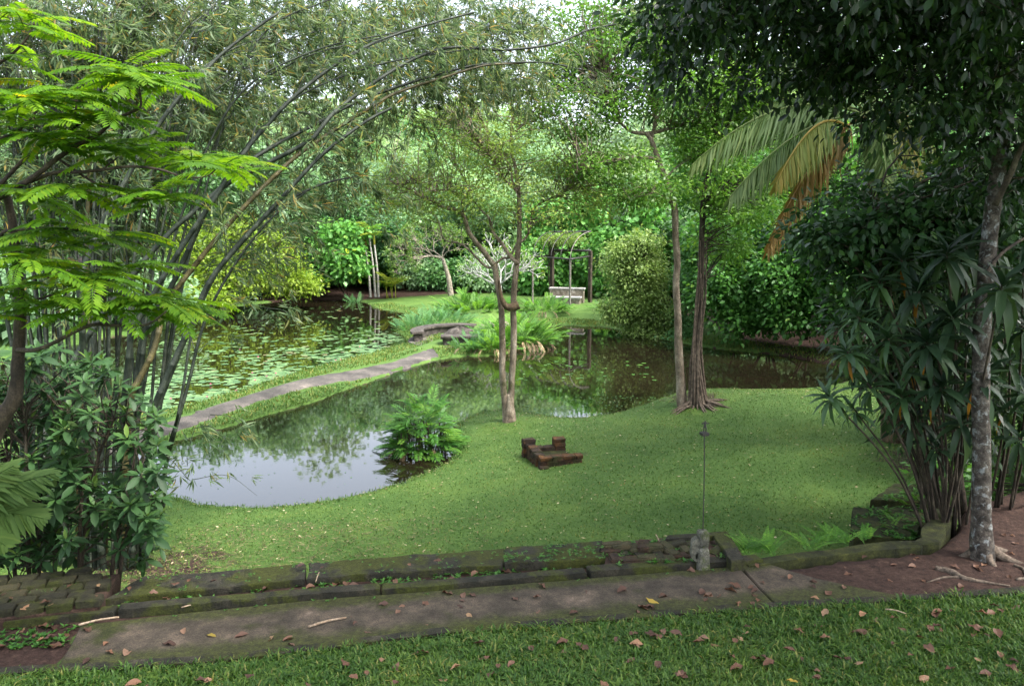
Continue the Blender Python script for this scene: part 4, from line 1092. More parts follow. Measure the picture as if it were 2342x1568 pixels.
for k in range(330):
    for _ in range(50):
        x = R.uniform(-80, 375); y = R.uniform(800, 1290)
        if y > 1010 and 190 < x < 300 and y < 1100 and R.random() < .75: continue
        lim = 205 + (y - 800) * 1.05 if y < 960 else 372
        if x < lim and not (y > 1235 and (x > 340 or R.random() < .6)) and not (1080 < y < 1200 and 150 < x < 260 and R.random() < .65): break
    if k > 230: x, y = R.uniform(-40, 365), R.uniform(1080, 1290)
    Yq = R.uniform(6.6, 7.7)
    c = at(x, y, Yq)
    if c[2] < 1.0: c = at(x, y, 6.6 + .6 * R.random())
    stem_ends.append(c)
    place('leaf_whorl', wm[R.integers(7)], sh, c, unit(np.array([R.normal(), R.normal(), 0])), unit(np.array([R.normal(0, .35), -.35 + R.normal(0, .3), 1])), R.uniform(1.0, 1.45))
stem_ends = np.array(stem_ends)
main = []
for x, y, xb in [(60, 930, 60), (160, 900, 110), (260, 960, 160), (330, 1050, 230), (330, 1180, 250), (200, 1080, 170), (100, 1100, 80), (20, 1050, 30)]:
    p = spline([ground_at(onz(xb, 1325, .95)) - [0, 0, .1], at((x + xb) / 2, (y + 1250) / 2, 7.1), at(x, y, 7.1)], 6); main.append(p)
    mb = MB(); tube(mb, p, [.022, .01], 6, wob=.05); mb.build('stem', M['bark_dark'], sh)
mb = MB(); twigs(mb, np.vstack(main), stem_ends - [0, 0, .02], .010); mb.build('twigs', M['bark_dark'], sh, 'stuff')

# ------------------------------------------------------------------ broad palm fronds at the frame edge
lp = empty('broad_palm', ground_at(np.array([-4.6, 5.6, 0])), 'pale green palm with broad pleated fronds beside the laurel shrub', 'palm')
ctr = at(-110, 1160, 5.9)
mb = MB(); tube(mb, spline([ORG[lp.name] - [0, 0, .1], (ORG[lp.name] + ctr) / 2, ctr], 5), [.06, .045], 8); mb.build('trunk', M['bark_mid'], lp)
for k, (tx, ty, L_, Yq) in enumerate([(115, 1085, .9, 5.9), (90, 1190, .85, 5.8), (20, 1065, .75, 5.9), (60, 1140, .8, 6.1), (0, 1250, .8, 5.6), (-60, 1000, .7, 6.0)]):
    tip = at(tx, ty, Yq); v_ = tip - ctr; L2 = np.linalg.norm(v_)
    b = MB(); pinnate(b, L2, 17, .30, .050, ang=52, droop=.18, sag=.25, vee=.1, shape='lance', taper='palm', rach=.010, curl=.22, start=.3, rr=.35 + .1 * (k % 3))
    place('frond', b.mesh('frond', M['palm_leaf']), lp, ctr, v_ + [0, 0, .12 * L2], (0, -.6, 1))

# ------------------------------------------------------------------ dark trees and shrubs on the shaded side
bt = onz(2246, 1268, ZP); bt[2] = hz(bt)
Yk = bt[1]
lt = empty('lichen_trunk_tree', bt, 'straight tree with grey lichen spotted trunk on the red soil', 'tree')
trunk = np.vstack([[bt - [0, 0, .15]], limb_pts([(2246, 1262), (2244, 1180), (2245, 1050), (2243, 900), (2246, 760), (2258, 600), (2270, 480), (2290, 340), (2312, 200), (2320, 60), (2330, -120), (2340, -300)], Yk, Yk + .5, 6)])
mb = MB(); tube(mb, trunk, np.array([29, 22, 20, 19.5, 19, 18, 17, 16, 15, 14, 12]) * Yk / FV, 14, wob=.025); mb.build('trunk', M['bark_lichen'], lt)
for px, Ya, Yb_, rd in [([(2275, 470), (2310, 400), (2342, 330), (2420, 240)], Yk, Yk - .3, [.03, .02]), ([(2246, 640), (2290, 580), (2350, 540)], Yk, Yk + .4, [.022, .012]), ([(2318, 150), (2240, 60), (2100, -20), (1900, -90), (1720, -100)], Yk + .4, Yk - .5, [.06, .04, .02]), ([(2322, 60), (2380, -100), (2460, -260)], Yk + .4, Yk, [.05, .03]), ([(2300, 300), (2220, 230), (2120, 190), (2000, 170)], Yk + .3, Yk + .5, [.035, .012])]:
    mb = MB(); tube(mb, limb_pts(px, Ya, Yb_, 5), rd, 8, wob=.04); mb.build('limb', M['bark_dark'], lt)
for k, (a, ln_) in enumerate([(-.35, .40), (-1.5, .22), (.5, .5), (2.8, .22)]):
    e = bt + ln_ * np.array([math.cos(a), math.sin(a), 0]); e[2] = hz(e)
    mb = MB(); tube(mb, spline([bt + [0, 0, .16], bt + (e - bt) * .4 + [0, 0, .05], e - [0, 0, .04]], 5), [.06, .045, .02], 8, wob=.06); mb.build('root', M['root'], lt)
blobs = [pb(1640, 60, 7.4, .62, .7, .42), pb(1800, 100, 7.4, .75, .9, .5), pb(1980, 90, 7.2, .9, 1.0, .6), pb(2150, 110, 7.2, .9, 1.0, .6), pb(2300, 150, 7.0, .8, 1.0, .6), pb(1560, 130, 7.6, .30, .4, .34), pb(1560, 20, 7.2, .5, .6, .25, .2),
         pb(1720, -40, 7.0, 1.0, 1.2, .5), pb(2000, -60, 6.6, 1.4, 1.5, .6), pb(2300, -60, 6.4, 1.4, 1.5, .7), pb(2200, 240, 7.8, .7, .8, .4), pb(2290, 320, 8.0, .8, .8, .6), pb(1930, 190, 7.9, .40, .5, .20, .12), pb(2000, 270, 7.8, .2, .4, .2, .05)]
shade_blobs = [((6.2, 5.5, 8.2), (2.6, 3.0, 1.0), 2.2), ((4.0, 8.5, 8.6), (2.4, 2.6, .9), 1.8), ((7.5, 9.0, 8.0), (2.6, 3.0, 1.2), 2.0), ((2.2, 6.0, 8.6), (1.8, 2.2, .7), .9), ((6.6, 2.4, 8.0), (2.6, 2.4, 1.0), 1.4), ((3.6, 2.2, 9.6), (2.8, 2.8, .9), 2.2), ((7.6, 4.0, 9.4), (2.6, 2.8, .9), 2.4), ((3.0, -1.5, 9.0), (3.2, 2.4, 1), 1.6), ((7.5, 13.0, 8.6), (2.8, 2.6, 1.0), 2.4), ((9.5, 16.5, 8.8), (2.8, 2.8, 1.2), 2.0)]  # mostly out-of-view canopy, added to shade the path, soil and right lawn
cen = np.vstack([blob_points(blobs, 460, .2), blob_points(shade_blobs, 950, .3)])
anch = np.vstack([trunk[-30:], limb_pts([(2318, 150), (2240, 60), (2100, -20), (1900, -90), (1720, -100)], Yk + .4, Yk - .5, 8), limb_pts([(2300, 300), (2220, 230), (2120, 190), (2000, 170)], Yk + .3, Yk + .5, 6)])
mb = MB(); twigs(mb, anch, cen, .010, every=1); mb.build('twigs', M['bark_dark'], lt, 'stuff')
mb = MB(); cluster_leaves(mb, cen[:460], 36, .30, .10, .044, 'oval', .8, .45, .8); cluster_leaves(mb, cen[460:], 34, .55, .17, .08, 'diamond', .7, .3); mb.build('crown', M['canopy'], lt, 'stuff')  # second leaf set is the added shading canopy, joined into this crown

def mass(name, label, cat, blobs, ncl, nleaf, rc, L, W, leaf, bark='bark_dark', shape='diamond', flat=.7, group=None, base=None, trunks=2, tw=.015, droop=.3, every=2, shell=.35):
    """a shrub or bushy tree: a few stems from the ground into the blobs, twigs and leaves"""
    c = np.array([b[0] for b in blobs])
    if base is None: base = ground_at(np.array([c[:, 0].mean(), c[:, 1].mean() + .3]))
    lim = []
    for k in range(trunks):
        e = c[np.argsort(R.random(len(c)))[0]]
        s = base + [R.normal(0, .12), R.normal(0, .12), -.15]
        lim.append((spline([s, (s * .6 + e * .4) + R.normal(0, .12, 3), e], 6), [max(.02, .012 * (e[2] - s[2])), .012]))
    return tree(name, label, cat, base, lim, blobs, ncl, nleaf, rc, L, W, leaf, bark, shape, tw, flat, group, droop, 7, trunks, every, shell)

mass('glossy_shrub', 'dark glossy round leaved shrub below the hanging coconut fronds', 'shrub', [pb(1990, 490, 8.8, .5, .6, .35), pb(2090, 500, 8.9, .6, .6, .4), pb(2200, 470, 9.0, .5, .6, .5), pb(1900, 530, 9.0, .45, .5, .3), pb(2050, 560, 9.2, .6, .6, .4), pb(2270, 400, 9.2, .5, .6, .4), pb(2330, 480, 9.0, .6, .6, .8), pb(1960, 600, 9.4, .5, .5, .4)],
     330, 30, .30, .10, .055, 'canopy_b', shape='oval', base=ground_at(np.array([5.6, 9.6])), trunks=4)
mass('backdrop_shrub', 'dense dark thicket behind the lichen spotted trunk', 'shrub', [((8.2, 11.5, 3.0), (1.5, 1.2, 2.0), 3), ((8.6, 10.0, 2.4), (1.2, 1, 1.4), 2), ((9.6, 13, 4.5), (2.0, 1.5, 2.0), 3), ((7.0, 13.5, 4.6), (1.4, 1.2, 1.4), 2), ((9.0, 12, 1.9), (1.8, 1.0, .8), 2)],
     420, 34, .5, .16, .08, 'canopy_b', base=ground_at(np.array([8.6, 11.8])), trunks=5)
mass('fern_thicket', 'low green undergrowth beside the red soil and trunk', 'shrub', [((7.3, 9.7, 1.7), (.8, .6, .35), 1), ((8.0, 9.0, 1.6), (.8, .6, .3), 1), ((6.2, 10.6, 1.0), (.7, .5, .3), .7)], 110, 30, .25, .12, .05, 'weed', base=ground_at(np.array([7.4, 9.6])), trunks=2)

mass('lance_leaf_shrub', 'dark narrow leaved shrub filling behind the leaning cordyline', 'shrub', [pb(2000, 760, 9.3, .5, .5, .6), pb(2120, 700, 9.2, .6, .5, .8), pb(2200, 850, 9.0, .5, .5, .7), pb(2080, 900, 9.2, .45, .5, .5), pb(2320, 800, 9.4, .6, .5, 1.0), pb(2260, 1000, 9.2, .4, .4, .35)], 260, 26, .30, .16, .04, 'canopy', base=ground_at(np.array([5.3, 9.5])), trunks=4, droop=.7)
# cordyline: stems, each with a rosette of strap leaves
cl_m, cl_p = [], []
for k in range(6):
    b = MB(); leaves(b, np.zeros((1, 3)), np.array([[1, 0, 0.]]), np.array([[0, 0, 1.]]), np.array([1.0]), np.array([.235 + .02 * (k % 3)]), 'lance', .22 + .11 * k, np.array([k / 6])); cl_m.append(b.mesh('leaf', M['cordy'])); cl_p.append(b.mesh('leaf', M['cordy_light']))
b = MB(); leaves(b, np.zeros((1, 3)), np.array([[1, 0, 0.]]), np.array([[0, 0, 1.]]), np.array([1.0]), np.array([.16]), 'lance', .3, np.array([.4])); cl_old = b.mesh('leaf', M['cordy_old'])
def cordyline(label, base_px, rosettes, base_z=None, lm=None):
    lm = lm or cl_m
    base = hit(*base_px) if base_z is None else np.r_[onz(*base_px, base_z)[:2], base_z]
    base = ground_at(base)
    o = empty('cordyline', base, label, 'shrub', None)
    for x, y, Yq, L, n in rosettes:
        c = at(x, y, Yq)
        s = base + np.array([R.normal(0, .09), R.normal(0, .07), -.06])
        m = s * .45 + c * .55 + np.array([(c[0] - s[0]) * -.10, 0, .05])
        p = spline([s, m, c], 6)
        mb = MB(); tube(mb, p, [.016, .012, .009], 6, wob=.05); st_ = mb.build('stem', M['bark_dark'], o)
        ax = unit(unit(p[-1] - p[-3]) + [0, 0, .5])
        e1 = unit(np.cross(ax, [0, 1, .2])); e2 = np.cross(ax, e1)
        for k in range(n):
            a = k * 2.4 + R.normal(0, .2); t = k / n
            el = 1.25 - 2.0 * t + R.normal(0, .1)
            d = (e1 * math.cos(a) + e2 * math.sin(a)) * math.cos(el) + ax * math.sin(el)
            old = t > .9 and R.random() < .35
            nn = ax - d * (ax @ d) * .5
            place('leaf', cl_old if old else lm[min(5, int(t * 4 + R.random() * 2))], st_, c - ax * t * .10, d if not old else d - [0, 0, .6], nn if abs(d @ unit(nn)) < .95 else e1, L * R.uniform(.75, 1.1) * (1 - .25 * (t < .12)))
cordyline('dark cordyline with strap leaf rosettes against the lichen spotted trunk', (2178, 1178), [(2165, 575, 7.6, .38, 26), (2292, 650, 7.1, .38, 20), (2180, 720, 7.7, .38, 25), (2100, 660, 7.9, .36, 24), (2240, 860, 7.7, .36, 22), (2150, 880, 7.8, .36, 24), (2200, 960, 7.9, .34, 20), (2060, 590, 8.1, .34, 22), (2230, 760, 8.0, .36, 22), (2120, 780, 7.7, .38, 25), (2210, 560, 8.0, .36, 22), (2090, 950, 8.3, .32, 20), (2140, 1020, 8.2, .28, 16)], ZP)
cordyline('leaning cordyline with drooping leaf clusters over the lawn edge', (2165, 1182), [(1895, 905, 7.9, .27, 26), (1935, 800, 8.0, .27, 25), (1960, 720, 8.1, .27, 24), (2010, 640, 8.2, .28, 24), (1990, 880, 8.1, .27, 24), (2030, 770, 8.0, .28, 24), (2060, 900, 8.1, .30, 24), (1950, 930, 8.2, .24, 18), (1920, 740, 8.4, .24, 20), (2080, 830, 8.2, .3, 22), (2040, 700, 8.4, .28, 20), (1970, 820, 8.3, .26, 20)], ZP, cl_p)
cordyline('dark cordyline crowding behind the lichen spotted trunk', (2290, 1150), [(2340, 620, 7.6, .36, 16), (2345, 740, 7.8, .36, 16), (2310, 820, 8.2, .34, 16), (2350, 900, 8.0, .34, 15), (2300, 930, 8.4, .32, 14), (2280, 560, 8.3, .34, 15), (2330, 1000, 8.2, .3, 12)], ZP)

# ------------------------------------------------------------------ coconut palm
cpb = ground_at(np.array([at(2050, 900, 13.5)[0], 13.5]))
cp = empty('coconut_palm', cpb, 'coconut palm with drooping half yellowed fronds above the pond', 'palm')
crown_c = at(1985, 268, 13.2)
mb = MB(); tube(mb, spline([cpb - [0, 0, .2], cpb * .5 + crown_c * .5 + [.15, 0, 0], crown_c - [0, 0, .1]], 8), [.2, .15, .13], 12, wob=.04); mb.build('trunk', M['bark_mid'], cp)
def coco_frond(tip_px, Yt_, rise, ll, mat, w=.034, base=None, dens=120, ragged=0.0):
    a = crown_c if base is None else base
    b_ = at(*tip_px, Yt_)
    m = (a + b_) / 2 + np.array([0, 0, rise])
    t = np.linspace(0, 1, 30)[:, None]
    c = (1 - t) ** 2 * a + 2 * t * (1 - t) * m + t ** 2 * b_
    mb = MB(); tube(mb, c, [.028, .016, .005], 5, r=.9, cap=False)
    n = dens; s = np.linspace(.2, .995, n)
    P = np.stack([np.interp(s, t[:, 0], c[:, k]) for k in range(3)], -1)
    tn = unit(np.gradient(c, axis=0)); tn = unit(np.stack([np.interp(s, t[:, 0], tn[:, k]) for k in range(3)], -1))
    side = unit(np.cross(tn, [0, 0, 1]))
    l_ = ll * np.clip(np.sin(np.pi * np.clip(.1 + .8 * s, 0, 1)), .25, 1)
    for sg in (-1, 1):
        d = tn * .55 + sg * side * .45 + np.array([0, 0, -.85]) + R.normal(0, .11, (n, 3))
        keep = R.random(n) > ragged
        q = (s > .0) & keep
        nn = side * sg * -.2 + np.array([0, -.9, .35]) + R.normal(0, .25, (n, 3))
        leaves(mb, P[q], d[q], nn[q], (l_ * R.uniform(.85, 1.1, n))[q], w, 'diamond', .16, np.clip(.25 + .5 * s[q] + R.normal(0, .12, q.sum()), 0, 1))
    mb.build('frond', M[mat], cp)
coco_frond((1582, 378), 12.6, 1.0, .85, 'coco_leaf'); coco_frond((1668, 452), 12.2, .75, .85, 'coco_leaf'); coco_frond((1775, 420), 12.0, .8, .75, 'palm_half', base=at(1935, 290, 13)); coco_frond((1755, 570), 12.3, .9, .80, 'palm_dry', ragged=.12)
coco_frond((1780, 130), 13.6, .5, .7, 'coco_leaf', ragged=.3); coco_frond((1730, 255), 13.6, .55, .7, 'coco_leaf'); coco_frond((2190, 430), 12.5, .95, .7, 'palm_half', ragged=.35); coco_frond((2110, 400), 12.2, .75, .75, 'palm_half', ragged=.2); coco_frond((2030, 430), 12.0, .7, .75, 'coco_leaf', ragged=.1); coco_frond((2150, 240), 14, .7, .8, 'coco_leaf'); coco_frond((1900, 60), 14.5, .5, .8, 'coco_leaf'); coco_frond((2080, 110), 14.5, .5, .8, 'coco_leaf')

# ------------------------------------------------------------------ bank vegetation, right of the pond
mass('round_shrub', 'rounded pale green fine leaved shrub overhanging the far pond edge', 'shrub', [pb(1468, 630, 33.8, 1.0, .9, 1.3, 4.0), pb(1480, 720, 33.5, 1.05, .9, .9, 3.0)] + [pb(1465 + R.normal(0, 30), y_ + R.normal(0, 12), 33.2 + R.normal(0, .4), R.uniform(.35, .75), .6, R.uniform(.25, .5), .55) for y_ in np.linspace(545, 775, 17)] + [pb(1425, 650, 33, .5, .6, .5, .4), pb(1530, 720, 32.6, .5, .6, .4, .4), pb(1410, 710, 33, .45, .5, .4, .4)],
     820, 44, .38, .13, .07, 'round_shrub', base=ground_at(np.array([5.6, 34.6])), trunks=3, shell=.6)
blobs = [pb(1650, 660, 29.5, 1.1, 1.2, 1.0), pb(1700, 590, 30, 1.3, 1.3, 1.2), pb(1620, 560, 31, 1.0, 1.1, 1.1), pb(1690, 730, 29, .9, 1.0, .6)]
mass('broad_leaf_bush', 'fresh green broad leaved bush drooping over the dark bank', 'shrub', blobs, 380, 30, .5, .20, .12, 'broad', shape='oval', base=ground_at(np.array([8.9, 31.0])), trunks=3, shell=.5)
mass('broad_leaf_bush', 'taller broad leaved bush behind the leaning cordyline', 'shrub', [pb(1800, 640, 28, 1.2, 1.2, 1.2), pb(1850, 560, 28.5, 1.3, 1.3, 1.2), pb(1780, 530, 30, 1.3, 1.3, 1.1), pb(1830, 720, 27.5, 1.0, 1.0, .6), pb(1930, 640, 27, 1.3, 1.2, 1.2), pb(1760, 720, 28.6, .8, .9, .5)],
     520, 30, .5, .20, .12, 'broad', shape='oval', base=ground_at(np.array([11.2, 29.6])), trunks=4, shell=.5)
mass('bank_tree', 'dark green bushy tree behind the broad leaved bushes', 'tree', [((10.5, 33, 7.5), (2.4, 2.0, 1.8), 3), ((13, 32, 6.5), (2.4, 2, 2), 3), ((8.6, 36, 7.0), (2.0, 2, 2.0), 2.4), ((11.5, 34, 4.5), (2.6, 1.8, 1.6), 2.4), ((15.5, 30, 5), (2, 2, 2.2), 2)], 620, 34, .75, .22, .13, 'broad', base=np.array([11.5, 35.0, hz((11.5, 35))]), trunks=5, tw=.03)
mass('overhanging_bush', 'low shadowy bush at the water beside the round shrub', 'shrub', [pb(1570, 720, 32.5, .7, .8, .5), pb(1590, 640, 33, .8, .8, .9), pb(1560, 770, 31.8, .5, .5, .3)], 150, 30, .45, .15, .08, 'far_c', base=ground_at(np.array([7.4, 33.6])), trunks=2)

# ------------------------------------------------------------------ far bank plants
mass('vine_hedge', 'tall wall of large leaved vine behind the pergola', 'hedge', [((1.6, 49, 2.2), (1.3, .7, 1.8), 2.6), ((3.8, 48.4, 2.4), (1.3, .7, 2.0), 2.6), ((6.0, 47, 2.6), (1.5, .8, 2.2), 2.6), ((2.8, 49.6, 5.0), (1.8, .9, 1.5), 2.6), ((5.4, 48.8, 5.4), (1.8, .9, 1.6), 2.6), ((7.8, 46, 4.4), (1.4, .9, 2.0), 2)], 620, 20, .62, .28, .24, 'vine', shape='oval', base=ground_at(np.array([3.6, 49.6])), trunks=4, shell=.6, droop=.8)
mass('pergola_vine', 'thin olive vine draped on the pergola hoops', 'vine', [((pb_l + pf_r)[0] / 2 and tuple((pb_l + pb_r) / 2 + [0, -.5, hp + .95]), (1.0, .8, .35), 1), (tuple(pb_l + [-.2, -.6, hp + .9]), (.8, .8, .3), .8)], 90, 20, .32, .12, .06, 'twin_leaf', base=ground_at(pb_l), trunks=2)
mass('vine_bush', 'big rounded leaf bush hanging above the lily pond bank', 'shrub', [((-10.4, 50.0, 2.6), (1.1, 1.0, 1.2), 1), ((-11.6, 50.6, 3.6), (1.2, 1, 1.2), 1), ((-10.2, 50.5, 4.2), (.9, 1, .9), .8), ((-12.3, 50.6, 2.2), (1.0, .9, 1.0), .7)], 260, 15, .55, .30, .25, 'vine', shape='oval', base=ground_at(np.array([-11, 51.8])), trunks=3, shell=.55, droop=.7)
mass('yellow_green_bush', 'yellow green bush spreading over the lily pond from the bank', 'shrub', [((-15.0, 41.5, 2.2), (1.9, 1.6, 1.4), 2), ((-12.9, 43.5, 2.4), (1.5, 1.4, 1.4), 2), ((-16.5, 42, 3.4), (1.8, 1.6, 1.5), 2), ((-14.2, 43.5, 4.2), (1.5, 1.4, 1.0), 1.5), ((-12.2, 44.6, 1.5), (1.2, 1.1, .7), 1), ((-15.5, 39.8, 1.0), (1.5, 1.2, .6), 1.2)], 560, 30, .6, .20, .12, 'yellow_shrub', base=np.array([-15.8, 44.2, .3]), trunks=4, tw=.025, shell=.5)
mass('dark_bank_bush', 'dark green bush between the yellow green bush and the areca palms', 'shrub', [((-12.8, 52, 3.6), (1.8, 1.4, 1.8), 2), ((-10.8, 53.5, 5.2), (1.8, 1.4, 1.8), 2), ((-14.8, 51, 5.0), (1.8, 1.5, 2.0), 2), ((-12.5, 53, 6.8), (2, 1.5, 1.5), 2), ((-13.8, 50, 1.8), (1.4, 1.2, 1.0), 1)], 460, 32, .7, .20, .12, 'far_c', base=np.array([-12.8, 53.5, .5]), trunks=4, tw=.03, shell=.5)

def candelabra(name, label, base, limbs0, depth, L0, bark, leaf, nleaf, flower=0, spread=.75, r0=.07, rise=.35):
    """forking frangipani-like branches ending in leaf whorls"""
    o = empty(name, base, label, 'tree')
    tw_ = MB(); ends = []
    def grow(p, d, L, r, lev):
        e = p + d * L
        tube(tw_, spline([p, (p + e) / 2 + R.normal(0, .05, 3) * L, e], 3), [r, r * .75], 6, cap=False)
        if lev == 0: ends.append((e, d)); return
        n = 2 if R.random() < .6 else 3
        a0 = R.uniform(0, 6.28)
        x_ = unit(np.cross(d, [.3, .2, 1])); y_ = np.cross(d, x_)
        for k in range(n):
            a = a0 + k * 6.283 / n
            grow(e, unit(d + spread * (x_ * math.cos(a) + y_ * math.sin(a)) + [0, 0, rise * .4]), L * R.uniform(.68, .92), r * .72, lev - 1)
    for p, d, L in limbs0: grow(np.asarray(p, float), unit(d), L, r0 * .7, depth)
    tw_.build('branches', M[bark], o)
    if nleaf:
        c = np.array([e for e, _ in ends]); m_ = MB()
        k = np.repeat(np.arange(len(c)), nleaf)
        d = unit(R.normal(0, 1, (len(k), 3)) + [0, 0, .25])
        leaves(m_, c[k] + d * .03, d, unit(R.normal(0, .4, d.shape) + [0, 0, 1]), R.uniform(.14, .26, len(k)), .075, 'diamond', .15)
        m_.build('crown', M[leaf], o, 'stuff')
    if flower:
        c = np.array([e for e, _ in ends]); m_ = MB()
        for e in c[R.random(len(c)) < flower]:
            a = np.arange(5) * 1.2566
            leaves(m_, np.repeat((e + [0, 0, .1])[None], 5, 0), np.c_[np.cos(a), np.sin(a), np.full(5, .3)], np.array([0, 0, 1.]), .10, .07, 'diamond', .05)
        m_.build('flowers', M['petal'], o, 'stuff')
    return o
fb1 = hit(1032, 676)
top1 = at(1012, 590, fb1[1])
f1 = candelabra('frangipani_tree', 'low spreading frangipani with tangled grey branches and leafy tips on the far bank', fb1,
                [(top1, (-1, -.1, .15), .75), (top1, (-.7, .5, .5), .8), (top1, (.5, -.3, .6), .6), (top1, (-.9, -.6, .3), .8), (top1 + [-.9, 0, .1], (-1, .1, .0), .8), (top1, (.2, .2, 1), .6), (top1 + [-.7, .2, .2], (-.8, -.2, .5), .8), (top1 + [-1.2, -.2, .1], (-1, -.3, -.1), .7)], 4, .8, 'bark_grey', 'frangi', 9, .04, r0=.06)
mb = MB(); tube(mb, spline([fb1 - [0, 0, .2], (fb1 + top1) / 2 + [.08, 0, 0], top1], 6), [.20, .15, .11], 9, wob=.04); mb.build('trunk', M['bark_grey'], f1)
mb = MB(); tube(mb, spline([top1, top1 + [-.6, 0, .12], top1 + [-1.3, -.2, .1]], 4), [.09, .06, .04], 7); mb.build('limb', M['bark_grey'], f1)
fb2 = ground_at(at(1142, 690, 42.0)); tp2 = fb2 + np.array([0, 0, 1.1])
f2 = candelabra('frangipani_tree', 'white branched frangipani with upright forks behind the twin trunk tree', fb2, [(tp2, (-.8, 0, .7), .75), (tp2, (.8, .1, .7), .75), (tp2, (.1, .5, 1), .8), (tp2, (-.3, -.5, 1), .75), (tp2, (.5, -.4, .8), .75), (tp2, (-1.0, .3, .4), .75)], 4, .8, 'bark_white', 'frangi', 4, .12, r0=.085, spread=.65)
mb = MB(); tube(mb, spline([fb2 - [0, 0, .2], fb2 + [.03, 0, .6], tp2], 4), [.17, .14, .13], 9); mb.build('trunk', M['bark_white'], f2)

# areca palms and golden cane palm
ar_m = frond_set('frond', M['golden'], 2, L=1.5, pairs=18, ll=.5, lw=.05, ang=60, droop=.5, sag=.35, taper='palm', rach=.015) + frond_set('frond', M['fern'], 3, L=1.5, pairs=18, ll=.5, lw=.055, ang=60, droop=.5, sag=.35, taper='palm', rach=.015)
dry_m = frond_set('frond', M['palm_dry'], 1, L=1.3, pairs=22, ll=.45, lw=.05, ang=30, droop=.15, sag=.3, taper='palm', rach=.02)
for i, (xb, yb, xt, yt, lab) in enumerate([(848, 671, 832, 548, 'slim areca palm with a dry orange frond at the lily pond corner'), (859, 667, 844, 540, 'slim middle areca palm of the three at the lily pond corner'), (866, 670, 856, 558, 'slim areca palm next to the golden cane palm')]):
    p0 = ground_at(at(xb, yb, 50.5)); p1 = at(xt, yt, 50.5)
    o = empty('areca_palm', p0, lab, 'palm', 'areca palms at the lily pond corner')
    mb = MB(); tube(mb, spline([p0 - [0, 0, .2], (p0 + p1) / 2 + [.05, 0, 0], p1], 8), [.085, .065, .055], 8); mb.build('trunk', M['areca'], o)
    mb = MB(); tube(mb, spline([p1 - [0, 0, .05], p1 + [0, 0, .55]], 3), [.07, .05], 8, r=.9); mb.build('crownshaft', M['golden'], o)
    for k in range(7):
        a = k * 2.4 + i
        place('frond', ar_m[R.integers(5)], o, p1 + [0, 0, .5], (math.cos(a), math.sin(a), R.uniform(.3, .9)), (0, 0, 1), R.uniform(.7, 1))
    if i == 0:
        for dx in (-.35, .1, -.1): place('frond', dry_m[0], o, p1 + [0, 0, .45], (dx, -.2, -1), (0, -1, 0), .8)
gp = ground_at(at(888, 672, 49.5))
o = empty('golden_cane_palm', gp, 'young golden cane palm clump on the far bank', 'palm')
gm = frond_set('frond', M['golden'], 3, L=1.3, pairs=16, ll=.38, lw=.06, ang=60, droop=.5, sag=.2, taper='palm', rach=.012) + frond_set('frond', M['yellow_shrub'], 3, L=1.3, pairs=16, ll=.38, lw=.06, ang=60, droop=.5, sag=.2, taper='palm', rach=.012)
for k in range(5):
    b_ = gp + np.array([R.normal(0, .18), R.normal(0, .18), -.1]); e_ = b_ + np.array([R.normal(0, .12), 0, R.uniform(.6, 1.5)])
    mb = MB(); tube(mb, spline([b_, e_], 3), .03, 6, r=.8); mb.build('stem', M['golden'], o)
    for j in range(6):
        a = R.uniform(0, 6.28); place('frond', gm[R.integers(6)], o, e_, (math.cos(a), math.sin(a), R.uniform(.5, 1.4)), (0, 0, 1), R.uniform(.55, .9))

# ------------------------------------------------------------------ ferns and aroids
fern_m = frond_set('frond', M['fern'], 5, L=1.0, pairs=16, ll=.24, lw=.055, ang=58, droop=.38, sag=.05, taper='leaf', rach=.010, start=.25)
blue_m = frond_set('frond', M['fern_blue'], 4, L=1.0, pairs=20, ll=.16, lw=.03, ang=62, droop=.3, sag=.05, taper='leaf', rach=.008, start=.2)
deadf_m = frond_set('frond', M['dead_fine'], 2, L=1.0, pairs=14, ll=.2, lw=.04, ang=40, droop=.8, sag=.3, taper='leaf', rach=.008)
def fern_clump(name, label, c, rx, ry, n, L, meshes, cat='fern', dead=0, lift=.5, group=None, hgt=0.0):
    o = empty(name, np.asarray(c, float), label, cat, group)
    for k in range(n):
        a = R.uniform(0, 6.28); rr = math.sqrt(R.random())
        p = np.array([c[0] + rx * rr * math.cos(a), c[1] + ry * rr * math.sin(a), c[2] + hgt * (1 - rr * rr) * R.random()])
        d = np.array([math.cos(a) * rr + R.normal(0, .35), math.sin(a) * rr + R.normal(0, .35), lift + R.uniform(0, .8)])
        place('frond', meshes[R.integers(len(meshes))], o, p, d, (R.normal(0, .2), R.normal(0, .2) - .1, 1), L * R.uniform(.65, 1.15))
    for k in range(dead):
        a = R.uniform(3.3, 6.1); p = np.array([c[0] + rx * math.cos(a), c[1] + ry * math.sin(a), c[2] + .15])
        place('frond', deadf_m[k % 2], o, p, (math.cos(a), math.sin(a), -.05), (0, 0, 1), L * R.uniform(.5, .9))
    return o
